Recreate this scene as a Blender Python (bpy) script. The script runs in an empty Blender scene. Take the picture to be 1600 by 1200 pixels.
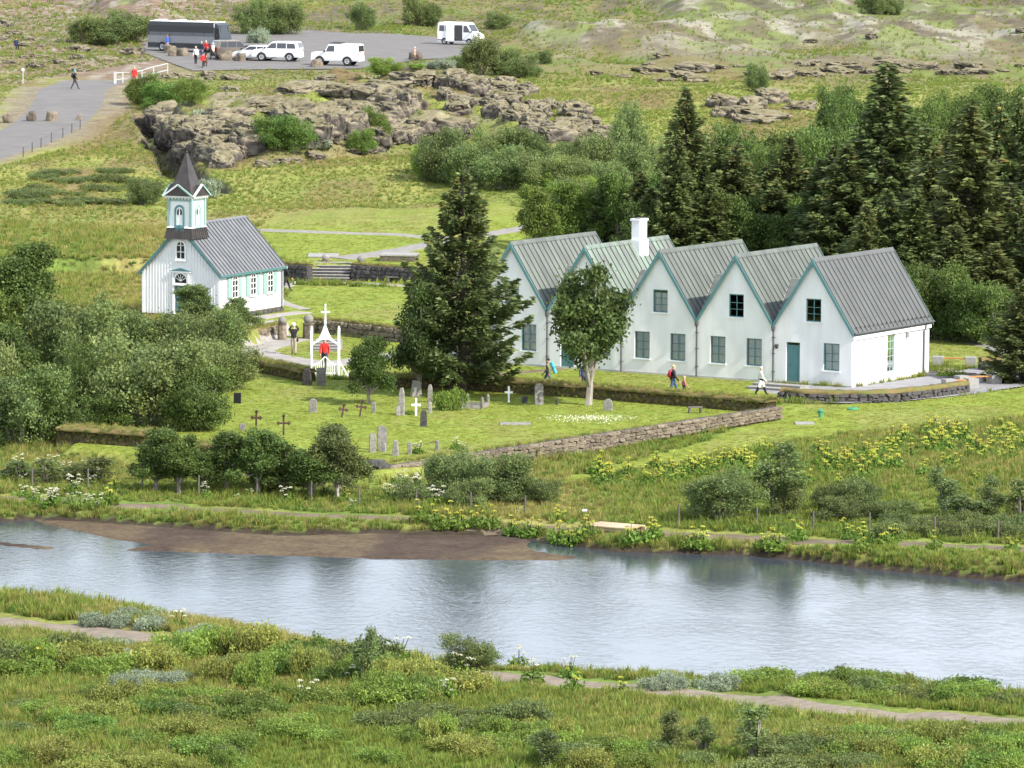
import bpy, bmesh, math, random
import numpy as np
from mathutils import Vector, Matrix

# ------------------------------------------------------------------ camera, sky, sun, exposure
SC = bpy.context.scene
C = SC.collection
FPX, PITCH, ROLL, CAMH = 9000.0, math.radians(5.987), math.radians(0.311), 33.11
cR, cF, cU = Vector((1, 0, 0)), Vector((0, math.cos(PITCH), -math.sin(PITCH))), Vector((0, math.sin(PITCH), math.cos(PITCH)))
cr, sr = math.cos(ROLL), math.sin(ROLL)
cR2, cU2 = cR * cr + cU * sr, -cR * sr + cU * cr
cam = bpy.data.cameras.new('camera')
cam.sensor_width = 36; cam.lens = 36 * FPX / 1600; cam.clip_start = 1; cam.clip_end = 30000
camo = bpy.data.objects.new('camera', cam); C.objects.link(camo)
M = Matrix((cR2, cU2, -cF)).transposed().to_4x4(); M.translation = (0, 0, CAMH)
camo.matrix_world = M
SC.camera = camo

SUN_EL = math.radians(40)
sun_h = Vector((0.80, -0.60, 0)).normalized()
sun_dir = sun_h * math.cos(SUN_EL) + Vector((0, 0, math.sin(SUN_EL)))
w = bpy.data.worlds.new('World'); SC.world = w; w.use_nodes = True
nt = w.node_tree
sky = nt.nodes.new('ShaderNodeTexSky'); sky.sky_type = 'NISHITA'; sky.sun_disc = False
sky.sun_elevation = SUN_EL; sky.sun_rotation = math.atan2(sun_h.x, sun_h.y)
sky.air_density = 1.2; sky.dust_density = 1.0
bg = nt.nodes['Background']; bg.inputs[1].default_value = 0.115
wt = nt.nodes.new('ShaderNodeTexCoord'); wm = nt.nodes.new('ShaderNodeMapping'); wm.inputs['Scale'].default_value = (1, 1, 2.6)
wn = nt.nodes.new('ShaderNodeTexNoise'); wn.inputs['Scale'].default_value = 2.6; wn.inputs['Detail'].default_value = 7; wn.inputs['Roughness'].default_value = .58
wr = nt.nodes.new('ShaderNodeValToRGB'); wr.color_ramp.elements[0].position = .42; wr.color_ramp.elements[1].position = .62
wx = nt.nodes.new('ShaderNodeMix'); wx.data_type = 'RGBA'; wx.inputs[7].default_value = (12.0, 12.9, 14.6, 1)   # broken white cloud all over the sky
nt.links.new(wt.outputs['Generated'], wm.inputs[0]); nt.links.new(wm.outputs[0], wn.inputs[0]); 
wsx = nt.nodes.new('ShaderNodeSeparateXYZ'); wab = nt.nodes.new('ShaderNodeMath'); wab.operation = 'ABSOLUTE'; wmr = nt.nodes.new('ShaderNodeMapRange'); wad = nt.nodes.new('ShaderNodeMath'); wad.operation = 'ADD'
wmr.inputs[1].default_value = 0; wmr.inputs[2].default_value = .5; wmr.inputs[3].default_value = .16; wmr.inputs[4].default_value = -.03   # thicker cloud towards the unseen horizon, added to brighten the river's reflection
nt.links.new(wt.outputs['Generated'], wsx.inputs[0]); nt.links.new(wsx.outputs[2], wab.inputs[0]); nt.links.new(wab.outputs[0], wmr.inputs[0]); nt.links.new(wmr.outputs[0], wad.inputs[0]); nt.links.new(wn.outputs[0], wad.inputs[1]); nt.links.new(wad.outputs[0], wr.inputs[0]); nt.links.new(wr.outputs[0], wx.inputs[0])
nt.links.new(sky.outputs[0], wx.inputs[6]); nt.links.new(wx.outputs[2], bg.inputs[0])
sl = bpy.data.lights.new('sun', 'SUN'); sl.energy = 4.7; sl.angle = math.radians(0.8); sl.color = (1, 0.95, 0.86)
so = bpy.data.objects.new('sun', sl); C.objects.link(so)
so.rotation_euler = (-sun_dir).to_track_quat('-Z', 'Y').to_euler()
SC.view_settings.view_transform = 'Standard'; SC.view_settings.look = 'None'
SC.view_settings.exposure = 0.70; SC.view_settings.gamma = 1
SC.render.engine = 'CYCLES'

rng = np.random.default_rng(7)
random.seed(11)

# ------------------------------------------------------------------ numpy noise + terrain height
def _hash(ix, iy, s):
    n = (ix.astype(np.int64) * 374761393 + iy.astype(np.int64) * 668265263 + s * 974711) & 0x7fffffff
    n = ((n ^ (n >> 13)) * 1274126177) & 0x7fffffff
    return ((n ^ (n >> 16)) & 0xffff) / 65535.0
def vn(x, y, s=0):
    ix, iy = np.floor(x), np.floor(y); fx, fy = x - ix, y - iy
    fx = fx * fx * (3 - 2 * fx); fy = fy * fy * (3 - 2 * fy)
    a, b = _hash(ix, iy, s), _hash(ix + 1, iy, s); c, d = _hash(ix, iy + 1, s), _hash(ix + 1, iy + 1, s)
    return (a + (b - a) * fx) * (1 - fy) + (c + (d - c) * fx) * fy
def fbm(x, y, s=0, o=4):
    t, amp, tot = 0, 1, 0
    for k in range(o):
        t = t + amp * vn(x * 2 ** k, y * 2 ** k, s + k * 17); tot += amp; amp *= .5
    return t / tot
def sst(a, b, x):
    t = np.clip((x - a) / (b - a), 0, 1); return t * t * (3 - 2 * t)
def ray(px, py):
    a, b = (px - 800) / FPX, (600 - py) / FPX
    return cF + cR2 * a + cU2 * b
def GZ(px, py, z=0.0):                    # point of a view line on the level z
    d = ray(px, py); t = (z - CAMH) / d.z
    return Vector((d.x * t, d.y * t, z))
def pip(x, y, poly):
    inside = np.zeros(np.shape(x), bool); n = len(poly)
    for i in range(n):
        x1, y1 = poly[i][:2]; x2, y2 = poly[(i + 1) % n][:2]
        if y1 == y2: continue
        c = ((y1 > y) != (y2 > y)) & (x < (x2 - x1) * (y - y1) / (y2 - y1) + x1)
        inside ^= c
    return inside
def wpoly(pts, z): return [tuple(GZ(a, b, z)) for a, b in pts]

WATER = -1.2
FAR_BANK = [(-400, 806), (0, 815), (60, 812), (150, 816), (200, 820), (330, 829), (440, 837), (600, 834), (680, 837), (780, 838), (850, 845), (900, 855), (960, 862), (1060, 865), (1170, 869), (1240, 874), (1330, 886), (1420, 895), (1500, 903), (1600, 910), (2000, 935)]
NEAR_BANK = [(-400, 915), (0, 943), (100, 947), (200, 957), (290, 976), (400, 1000), (500, 1016), (650, 1038), (800, 1054), (1000, 1068), (1200, 1080), (1400, 1088), (1600, 1096), (2000, 1110)]
fb = np.array([GZ(a, b, WATER)[:2] for a, b in FAR_BANK]); nb = np.array([GZ(a, b, WATER)[:2] for a, b in NEAR_BANK])
def yfar(x): return np.interp(x, fb[:, 0], fb[:, 1])
def ynear(x): return np.interp(x, nb[:, 0], nb[:, 1])
BAR = wpoly([(30, 808), (200, 818), (330, 828), (440, 836), (600, 832), (780, 836), (842, 843), (834, 853), (850, 862), (925, 871), (880, 877), (760, 877), (600, 875), (400, 868), (260, 863), (175, 861), (225, 851), (165, 843), (120, 832), (60, 820)], WATER)
BAR2 = wpoly([(-60, 844), (0, 847), (70, 853), (130, 861), (60, 859), (0, 853), (-60, 850)], WATER)
YARD = wpoly([(100, 700), (595, 738), (1212, 642), (900, 622), (640, 602), (507, 592), (390, 568), (200, 600)], 0)
T1 = np.array([GZ(a, b, 0)[:2] for a, b in [(-200, 566), (200, 556), (330, 548), (395, 540), (440, 523), (500, 520), (530, 524), (620, 534), (740, 540)]])
T2 = np.array([GZ(a, b, .8)[:2] for a, b in [(-300, 425), (300, 430), (445, 436), (545, 437), (650, 446), (760, 452)]])
def zback(y): return np.interp(y, [376, 400, 460, 505, 560, 640, 760, 1200, 4000, 12000], [1.8, 2.2, 3.8, 5.2, 5.6, 6.2, 8.5, 22, 160, 420])
CREV = [GZ(a, b, 4.4) for a, b in [(232, 186), (255, 215), (288, 248), (335, 262)]]
def seg_dist(x, y, pts):
    d = np.full(np.shape(x), 1e9)
    for p, q in zip(pts[:-1], pts[1:]):
        vx, vy = q[0] - p[0], q[1] - p[1]; L = vx * vx + vy * vy
        t = np.clip(((x - p[0]) * vx + (y - p[1]) * vy) / L, 0, 1)
        d = np.minimum(d, np.hypot(x - p[0] - t * vx, y - p[1] - t * vy))
    return d
ROADC = [GZ(a, b, z) for a, b, z in [(-220, 292, 3), (-75, 250, 3.55), (5, 222, 4.1), (60, 200, 4.4), (90, 180, 4.7), (107, 160, 5.0), (115, 140, 5.3), (150, 126, 5.4), (200, 116, 5.5)]]
ROADC += [GZ(300, 98, 5.7), GZ(450, 82, 5.7), GZ(740, 76, 5.7)]
PARK = wpoly([(225, 70), (225, 84), (300, 108), (440, 106), (560, 106), (655, 93), (745, 90), (765, 72), (700, 60), (560, 58), (480, 56), (360, 60)], 5.7)
MOUND = wpoly([(330, 205), (420, 232), (520, 228), (620, 222), (720, 214), (800, 232), (880, 252), (965, 262)], 4.5) + wpoly([(985, 220), (930, 178), (860, 148), (740, 126), (640, 114), (560, 112), (470, 117), (400, 128), (300, 140), (235, 155)], 7.3) + wpoly([(240, 195), (300, 225)], 4.5)
def poly_soft(x, y, poly, w):
    ins = pip(x, y, poly); d = seg_dist(x, y, list(poly) + [poly[0]])
    return np.clip(np.where(ins, .5 + d / (2 * w), .5 - d / (2 * w)), 0, 1)
STEPN = [tuple(GZ(a, b, .8))[:2] for a, b in [(481, 441), (549, 441)]]; STEPN = [STEPN[0], STEPN[1], (STEPN[1][0] + .1, STEPN[1][1] + 2.6), (STEPN[0][0] + .1, STEPN[0][1] + 2.6)]
def flat_mask(x, y):                       # where paving keeps the ground even
    d = seg_dist(x, y, ROADC)
    return np.maximum(1 - sst(3.8, 7, d), poly_soft(x, y, PARK, 3.0))
FW0, FW1 = GZ(598, 752, -.62), GZ(1210, 650, -.05)
def height(x, y):
    x = np.asarray(x, float); y = np.asarray(y, float)
    yb, yn = yfar(x), ynear(x)
    d = y - yb
    far = np.interp(d, [-.3, .9, 4, 14, 30], [-1.35, -.72, -.62, -.6, -.25])
    right = sst(6, 16, x)
    slope_r = np.interp(d, [-.3, .9, 4, 12, 34], [-1.35, -.6, -.5, -.42, 0.0])
    far = far * (1 - right) + slope_r * right
    z = np.where(d > 30, np.maximum(far, np.interp(d, [30, 45], [-.25, 0])), far)
    wild = fbm(x * .35, y * .16, 3) - .5
    bump = np.where(d > .4, 1, 0) * wild * .35
    yard = poly_soft(x, y, YARD, .35)
    behind = (y > 300) & (x > -30)
    z = z + bump * (1 - yard)
    fx, fy = FW1[0] - FW0[0], FW1[1] - FW0[1]; fl = math.hypot(fx, fy); ft = ((x - FW0[0]) * fx + (y - FW0[1]) * fy) / fl / fl; fd = ((x - FW0[0]) * fy - (y - FW0[1]) * fx) / fl
    tgt = np.interp(ft, [-.6, 0, .5, 1, 1.2], [-.75, -.78, -.62, -.22, -.05]); wgt = (1 - sst(5, 12, np.abs(fd))) * (1 - yard) * sst(1.25, 1.0, ft) * (fd > -1)
    z = z * (1 - wgt) + np.minimum(z, tgt) * wgt
    t1 = np.interp(x, T1[:, 0], T1[:, 1]); t2 = np.interp(x, T2[:, 0], T2[:, 1])
    calm = np.clip((y - (t1 - 30)) / 12, 0, 1)
    z = z * (1 - np.maximum(yard, calm)) + 0 * yard
    left = 1 - sst(-2, 5, x)
    up = (sst(-.1, .35, y - t1) * .8 + sst(-.1, .35, y - t2) * 1.0) * left
    upr = sst(340, 410, y) * 1.8 * (1 - left)
    zb = zback(y) - 1.8
    m = sst(t2 + 12, t2 + 40, y)
    z = z + up + upr + np.where(y > 376, zb, 0) + m * (fbm(x * .12, y * .05, 9) - .5) * 1.6 * (1 - flat_mask(x, y)) * np.where(y > 700, 1.3, 1) * (1 - .8 * sst(505, 520, y) * sst(600, 580, y) * sst(14, 4, x) * sst(-45, -36, x))
    # lava mound between meadow and car park, with blocky steps
    mo = poly_soft(x, y, MOUND, 4.5)
    mo = sst(0.18, .75, mo + (fbm(x * .16, y * .09, 21) - .5) * .5)
    blk = fbm(x * .33, y * .17, 31, 3)
    st = np.floor(blk * 7) / 7 + sst(.55, 1, (blk * 7) % 1) / 7
    z = z + mo * (.9 + 1.9 * st + .45 * fbm(x * .9, y * .5, 5)) * (1 - flat_mask(x, y))
    cv = seg_dist(x, y, CREV)
    z = z - 2.6 * (1 - sst(.6, 1.9, cv + 1.0 * (fbm(x * .6, y * .3, 8) - .5)))
    sn = poly_soft(x, y, STEPN, .15); z = z * (1 - sn) + .7 * sn
    # far lava field: low broken ridges
    lf = sst(540, 600, y) * (1 - flat_mask(x, y)) * lava_far(x, y)
    rg = np.abs(fbm(x * .07, y * .022, 77, 4) - .5) * 2
    z = z + lf * (1 - rg) * 1.4 + lf * np.floor(fbm(x * .3, y * .09, 41, 3) * 6) / 6 * .9
    # river bed and sand bars
    inr = (y < yb) & (y > yn)
    bed = -1.9 + 0 * x
    sb = np.maximum(poly_soft(x, y, BAR, .5), poly_soft(x, y, BAR2, .35))
    bed = np.maximum(bed, -1.55 + sb * .42)
    z = np.where(inr, np.maximum(bed, np.where(d > -.3, far, bed)), z)
    # near side
    dn = yn - y
    near = np.interp(dn, [0, .4, 3, 20], [-1.25, -.85, -.7, -.5]) + (dn > .4) * (fbm(x * .35, y * .2, 61) - .5) * .5
    z = np.where(y <= yn, near, z)
    return z
def lava_far(x, y):
    v = fbm(x * .03 + .35 * y * .01, y * .012, 55, 3) + .14 * sst(0, 30, x) - .12 * sst(5, -30, x)
    return sst(.50, .60, v)
def h1(x, y): return float(height(np.array([x]), np.array([y]))[0])
_TS = np.concatenate([np.arange(186, 430, .25), np.arange(430, 900, .5), np.arange(900, 3000, 10)])
def G(px, py):                             # first hit of a view line with the ground
    d = ray(px, py)
    t0, t1 = (14 - CAMH) / d.z, (-3 - CAMH) / d.z
    ts = np.arange(t0, min(t1, t0 + 600), .3)
    X, Y, Z = d.x * ts, d.y * ts, CAMH + d.z * ts
    k = np.nonzero(Z <= height(X, Y))[0]
    k = k[0] if len(k) else len(ts) - 1
    return Vector((X[k], Y[k], h1(X[k], Y[k])))
def pxm(p): return FPX / (p.y * math.cos(PITCH))  # pixels per metre there

# ------------------------------------------------------------------ materials
MATS = {}
def mat(name, c, c2=None, scale=3.0, rough=.75, bump=0, metal=0, spec=.4, vary=0, detail=4, stretch=None):
    if name in MATS: return MATS[name]
    m = bpy.data.materials.new(name); m.use_nodes = True; n = m.node_tree.nodes; l = m.node_tree.links
    b = n['Principled BSDF']; b.inputs['Roughness'].default_value = rough; b.inputs['Metallic'].default_value = metal
    b.inputs['Specular IOR Level'].default_value = spec
    col = None
    if c2 is not None or bump:
        tc = n.new('ShaderNodeTexCoord'); ns = n.new('ShaderNodeTexNoise'); ns.inputs['Scale'].default_value = scale; ns.inputs['Detail'].default_value = detail
        if stretch:
            mp = n.new('ShaderNodeMapping'); mp.inputs['Scale'].default_value = stretch; l.new(tc.outputs['Object'], mp.inputs[0]); l.new(mp.outputs[0], ns.inputs[0])
        else: l.new(tc.outputs['Object'], ns.inputs[0])
    if c2 is not None:
        rp = n.new('ShaderNodeValToRGB'); rp.color_ramp.elements[0].position = .36; rp.color_ramp.elements[1].position = .64
        rp.color_ramp.elements[0].color = (*c, 1); rp.color_ramp.elements[1].color = (*c2, 1)
        l.new(ns.outputs[0], rp.inputs[0]); col = rp.outputs[0]
    if vary:
        oi = n.new('ShaderNodeObjectInfo'); hs = n.new('ShaderNodeHueSaturation')
        mr = n.new('ShaderNodeMapRange'); mr.inputs[3].default_value = 1 - vary; mr.inputs[4].default_value = 1 + vary
        l.new(oi.outputs['Random'], mr.inputs[0]); l.new(mr.outputs[0], hs.inputs['Value'])
        if col: l.new(col, hs.inputs['Color'])
        else: hs.inputs['Color'].default_value = (*c, 1)
        col = hs.outputs[0]
    if col: l.new(col, b.inputs['Base Color'])
    else: b.inputs['Base Color'].default_value = (*c, 1)
    if bump:
        bp = n.new('ShaderNodeBump'); bp.inputs['Strength'].default_value = bump; bp.inputs['Distance'].default_value = .05
        l.new(ns.outputs[0], bp.inputs['Height']); l.new(bp.outputs[0], b.inputs['Normal'])
    MATS[name] = m; return m
def leafmat(name, c, trans=.35, vary=.22, hue=.02, rough=.55):
    m = bpy.data.materials.new(name); m.use_nodes = True; n = m.node_tree.nodes; l = m.node_tree.links
    b = n['Principled BSDF']; b.inputs['Roughness'].default_value = rough; b.inputs['Specular IOR Level'].default_value = .25
    at = n.new('ShaderNodeAttribute'); at.attribute_name = 'col'
    mx = n.new('ShaderNodeMix'); mx.data_type = 'RGBA'; mx.blend_type = 'MULTIPLY'; mx.inputs[0].default_value = 1
    mx.inputs[6].default_value = (*c, 1); l.new(at.outputs['Color'], mx.inputs[7])
    oi = n.new('ShaderNodeObjectInfo'); hs = n.new('ShaderNodeHueSaturation')
    mr = n.new('ShaderNodeMapRange'); mr.inputs[3].default_value = 1 - vary; mr.inputs[4].default_value = 1 + vary
    ml = n.new('ShaderNodeMath'); ml.operation = 'MULTIPLY'; ml.inputs[1].default_value = 7.13
    fr = n.new('ShaderNodeMath'); fr.operation = 'FRACT'
    mh = n.new('ShaderNodeMapRange'); mh.inputs[3].default_value = .5 - hue; mh.inputs[4].default_value = .5 + hue
    l.new(oi.outputs['Random'], mr.inputs[0]); l.new(mr.outputs[0], hs.inputs['Value'])
    l.new(oi.outputs['Random'], ml.inputs[0]); l.new(ml.outputs[0], fr.inputs[0]); l.new(fr.outputs[0], mh.inputs[0]); l.new(mh.outputs[0], hs.inputs['Hue'])
    l.new(mx.outputs[2], hs.inputs['Color']); l.new(hs.outputs[0], b.inputs['Base Color'])
    tr = n.new('ShaderNodeBsdfTranslucent'); l.new(hs.outputs[0], tr.inputs[0])
    ms = n.new('ShaderNodeMixShader'); ms.inputs[0].default_value = trans
    l.new(b.outputs[0], ms.inputs[1]); l.new(tr.outputs[0], ms.inputs[2]); l.new(ms.outputs[0], n['Material Output'].inputs[0])
    MATS[name] = m; return m
def glassmat():
    m = bpy.data.materials.new('window glass'); m.use_nodes = True; n = m.node_tree.nodes; l = m.node_tree.links
    g = n.new('ShaderNodeBsdfGlossy'); g.inputs['Roughness'].default_value = .03; t = n.new('ShaderNodeBsdfTransparent'); t.inputs[0].default_value = (.97, .98, .98, 1)
    f = n.new('ShaderNodeFresnel'); f.inputs[0].default_value = 1.5; ms = n.new('ShaderNodeMixShader')
    l.new(f.outputs[0], ms.inputs[0]); l.new(t.outputs[0], ms.inputs[1]); l.new(g.outputs[0], ms.inputs[2]); l.new(ms.outputs[0], n['Material Output'].inputs[0])
    MATS['glass'] = m; return m
GLASS = glassmat()
WHITE = mat('white render', (.81, .81, .80), (.72, .715, .70), 1.1, .85, .25, 0, .4, 0, 6, (1.2, 1.2, .35))
WPAINT = mat('white paint', (.80, .80, .79), (.74, .74, .73), 2, .55)
TEAL = mat('teal paint', (.085, .20, .205), (.10, .225, .225), 2, .5)
MTEAL = mat('muted teal paint', (.06, .15, .155), (.08, .18, .18), 2, .5)
PTEAL = mat('pale teal paint', (.24, .37, .34), (.27, .40, .37), 3, .55)
COPPER = mat('weathered copper roof', (.14, .16, .138), (.10, .108, .10), .55, .55, .1, .0, .4, .12, 6, (1, 2.2, .6))
COPPER2 = mat('green copper roof', (.20, .26, .21), (.14, .15, .135), .7, .55, .1, .0, .4, .1, 6, (1, 2.2, .6))
ZINC = mat('grey metal roof', (.11, .114, .112), (.095, .097, .095), .8, .5, .1, 0, .4, 0, 5)
SEAM = mat('roof seam', (.11, .11, .10), (.13, .13, .115), 2, .5)
DARKMETAL = mat('dark metal', (.035, .03, .028), (.055, .045, .04), 2, .45, .1)
CHROOF = mat('church roof sheet', (.14, .145, .155), (.175, .18, .185), 1.2, .45, .05)
PIPE = mat('grey pipe', (.07, .075, .08), (.09, .09, .09), 3, .5)
CURTAIN = mat('net curtain', (.8, .82, .82), (.62, .65, .66), 6, .9, 0, 0, .2, 0, 2, (8, 8, .5))
STONE = mat('lava stone', (.115, .092, .068), (.21, .175, .13), 5, .9, .5, 0, .2, .3)
BASALT = mat('dark basalt', (.045, .042, .042), (.095, .086, .082), 6, .85, .5, 0, .3, .25)
GRAVE = mat('grave stone', (.17, .155, .14), (.26, .245, .22), 7, .85, .4, 0, .3, .2)
CONC = mat('concrete', (.30, .29, .27), (.25, .24, .225), 4, .85, .15)
WOOD = mat('golden wood', (.45, .22, .07), (.36, .17, .06), 3, .5, .1, 0, .4, 0, 4, (1, 12, 12))
GWOOD = mat('grey weathered wood', (.15, .135, .115), (.10, .09, .08), 5, .85, .2, 0, .2, .1)
RUST = mat('rusty iron', (.05, .028, .022), (.085, .045, .03), 8, .7, .2)
TURFSIDE = mat('dry turf side', (.12, .09, .05), (.05, .045, .022), 5, .95, .6, 0, .1, 0, 6)
TURF = mat('turf top', (.20, .14, .065), (.12, .13, .04), 2.5, .95, .5, 0, .1, 0, 6)
ASPH = mat('asphalt', (.145, .136, .13), (.175, .163, .153), .5, .9, .1, 0, .2, 0, 8)
GRAVEL = mat('gravel', (.27, .255, .235), (.22, .205, .19), 2.2, .95, .3, 0, .1, 0, 8)
RGRAVEL = mat('river path gravel', (.25, .21, .165), (.19, .155, .12), 2.2, .95, .3, 0, .1, 0, 8)
DIRT = mat('trodden dirt', (.19, .15, .11), (.13, .10, .07), 1.2, .95, .4, 0, .1, 0, 8)
FLAG = mat('paving flags', (.34, .31, .28), (.26, .24, .225), 1.4, .9, .2, 0, .2, 0, 6)
BARK = mat('birch bark', (.20, .17, .14), (.34, .31, .27), 6, .9, .3, 0, .1, .15, 4, (1, 1, .3))
DBARK = mat('dark bark', (.06, .045, .035), (.09, .07, .055), 8, .95, .4)
BIRCHD = leafmat('dark birch leaf', (.10, .15, .036), .35, .12, .01)
BIRCHDD = leafmat('deep green birch leaf', (.075, .11, .03), .3, .1, .01)
BIRCH = leafmat('birch leaf', (.14, .215, .045), .4)
WILLOW = leafmat('willow leaf', (.155, .20, .066), .35, .18, .015)
SILVER = leafmat('woolly willow leaf', (.27, .32, .215), .3, .12, .01)
YELG = leafmat('yellow green shrub leaf', (.25, .275, .065), .4, .15, .008)
BRIGHT = leafmat('bright shrub leaf', (.20, .285, .055), .4, .2, .008)
SPRUCE = leafmat('spruce needles', (.10, .128, .044), .2, .18, .015)
GRASS = leafmat('grass blade', (.185, .235, .045), .4, .22, .025)
DRYG = leafmat('dry grass blade', (.30, .28, .085), .4, .2, .02)
LAWNB = leafmat('lawn blade', (.25, .295, .05), .4, .1, .015)
HERB = leafmat('herb leaf', (.15, .235, .04), .4, .15, .01)
UMBEL = leafmat('angelica umbel', (.58, .57, .09), .3, .15, .012)
PARS = leafmat('parsley umbel', (.70, .68, .52), .3, .1, .01)

# ------------------------------------------------------------------ mesh helpers
class MB:
    def __init__(s): s.v = []; s.f = []; s.m = []
    def add(s, v, f, m=0):
        o = len(s.v); s.v += [tuple(p) for p in v]; s.f += [tuple(i + o for i in q) for q in f]; s.m += [m] * len(f); return s
    def box(s, x0, x1, y0, y1, z0, z1, m=0):
        v = [(x, y, z) for z in (z0, z1) for y in (y0, y1) for x in (x0, x1)]
        return s.add(v, [(0, 2, 3, 1), (4, 5, 7, 6), (0, 1, 5, 4), (2, 6, 7, 3), (0, 4, 6, 2), (1, 3, 7, 5)], m)
    def prism(s, poly, d, m=0):           # polygon points and extrusion vector
        n = len(poly); d = Vector(d); a = [Vector(p) for p in poly]; b = [p + d for p in a]
        return s.add(a + b, [tuple(range(n))[::-1], tuple(range(n, 2 * n))] + [(i, (i + 1) % n, n + (i + 1) % n, n + i) for i in range(n)], m)
    def bar(s, p, q, wd, ht, up=(0, 0, 1), m=0):
        p, q = Vector(p), Vector(q); d = (q - p).normalized(); u = Vector(up); x = d.cross(u)
        if x.length < 1e-4: x = d.cross(Vector((1, 0, 0)))
        x.normalize(); u = x.cross(d).normalized(); x = x * wd / 2; u = u * ht / 2
        return s.prism([p - x - u, p + x - u, p + x + u, p - x + u], q - p, m)
    def tube(s, pts, rad, n=6, m=0, cap=True):
        pts = [Vector(p) for p in pts]; rad = rad if hasattr(rad, '__len__') else [rad] * len(pts); V = []
        for i, p in enumerate(pts):
            d = (pts[min(i + 1, len(pts) - 1)] - pts[max(i - 1, 0)]).normalized()
            a = d.orthogonal().normalized() if abs(d.z) < .99 else Vector((1, 0, 0)); a = (a - d * a.dot(d)).normalized(); b = d.cross(a)
            V += [p + (a * math.cos(2 * math.pi * k / n) + b * math.sin(2 * math.pi * k / n)) * rad[i] for k in range(n)]
        F = [(i * n + k, i * n + (k + 1) % n, (i + 1) * n + (k + 1) % n, (i + 1) * n + k) for i in range(len(pts) - 1) for k in range(n)]
        if cap: F += [tuple(range(n))[::-1], tuple(range((len(pts) - 1) * n, len(pts) * n))]
        return s.add(V, F, m)
    def lathe(s, prof, n=12, c=(0, 0, 0), m=0):
        V = [(c[0] + r * math.cos(2 * math.pi * k / n), c[1] + r * math.sin(2 * math.pi * k / n), c[2] + z) for r, z in prof for k in range(n)]
        F = [(i * n + k, i * n + (k + 1) % n, (i + 1) * n + (k + 1) % n, (i + 1) * n + k) for i in range(len(prof) - 1) for k in range(n)]
        F += [tuple(range(n))[::-1], tuple(range((len(prof) - 1) * n, len(prof) * n))]
        return s.add(V, F, m)
    def ell(s, c, r, n=10, k=7, m=0):
        prof = [(math.sin(math.pi * i / k), -math.cos(math.pi * i / k)) for i in range(k + 1)]
        V = [(c[0] + r[0] * max(a, .02) * math.cos(2 * math.pi * j / n), c[1] + r[1] * max(a, .02) * math.sin(2 * math.pi * j / n), c[2] + r[2] * b) for a, b in prof for j in range(n)]
        F = [(i * n + j, i * n + (j + 1) % n, (i + 1) * n + (j + 1) % n, (i + 1) * n + j) for i in range(k) for j in range(n)]
        F += [tuple(range(n))[::-1], tuple(range(k * n, (k + 1) * n))]
        return s.add(V, F, m)
    def mesh(s, name, mats, smooth=False):
        me = bpy.data.meshes.new(name); me.from_pydata(s.v, [], s.f)
        for m in (mats if isinstance(mats, (list, tuple)) else [mats]): me.materials.append(m)
        if any(s.m): me.polygons.foreach_set('material_index', s.m)
        if smooth: me.polygons.foreach_set('use_smooth', [True] * len(s.f))
        me.update(); return me
    def build(s, name, mats, parent=None, smooth=False, bevel=0):
        o = bpy.data.objects.new(name, s.mesh(name, mats, smooth)); C.objects.link(o); o.parent = parent
        if bevel:
            b = o.modifiers.new('bevel', 'BEVEL'); b.width = bevel; b.segments = 2; b.limit_method = 'ANGLE'
        return o
def fixn(o):
    bm = bmesh.new(); bm.from_mesh(o.data); bmesh.ops.recalc_face_normals(bm, faces=bm.faces); bm.to_mesh(o.data); bm.free(); return o
def tag(o, label, cat=None, group=None, kind=None):
    if label: o['label'] = label
    if cat: o['category'] = cat
    if group: o['group'] = group
    if kind: o['kind'] = kind
    return o
def empty(name, loc, rz=0, label=None, cat=None, group=None):
    o = bpy.data.objects.new(name, None); C.objects.link(o); o.location = loc; o.rotation_euler = (0, 0, rz); o.empty_display_size = .2
    return tag(o, label, cat, group)
def inst(name, me, parent=None, loc=(0, 0, 0), rot=(0, 0, 0), sc=(1, 1, 1)):
    o = bpy.data.objects.new(name, me); C.objects.link(o); o.parent = parent; o.location = loc; o.rotation_euler = rot; o.scale = sc; return o
def npmesh(name, V, F, mats, cols=None, smooth=False):  # V (n,3), F (m,4 or 3)
    me = bpy.data.meshes.new(name); V = np.asarray(V, np.float32); F = np.asarray(F, np.int32); k = F.shape[1]
    me.vertices.add(len(V)); me.vertices.foreach_set('co', V.ravel())
    me.loops.add(F.size); me.loops.foreach_set('vertex_index', F.ravel())
    me.polygons.add(len(F)); me.polygons.foreach_set('loop_start', np.arange(0, F.size, k, dtype=np.int32))
    for m in (mats if isinstance(mats, (list, tuple)) else [mats]): me.materials.append(m)
    if smooth: me.polygons.foreach_set('use_smooth', np.ones(len(F), bool))
    if cols is not None:
        a = me.color_attributes.new('col', 'FLOAT_COLOR', 'POINT'); c4 = np.ones((len(V), 4), np.float32); c4[:, :3] = cols
        a.data.foreach_set('color', c4.ravel())
    me.update(calc_edges=True); me.validate(); return me

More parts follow.
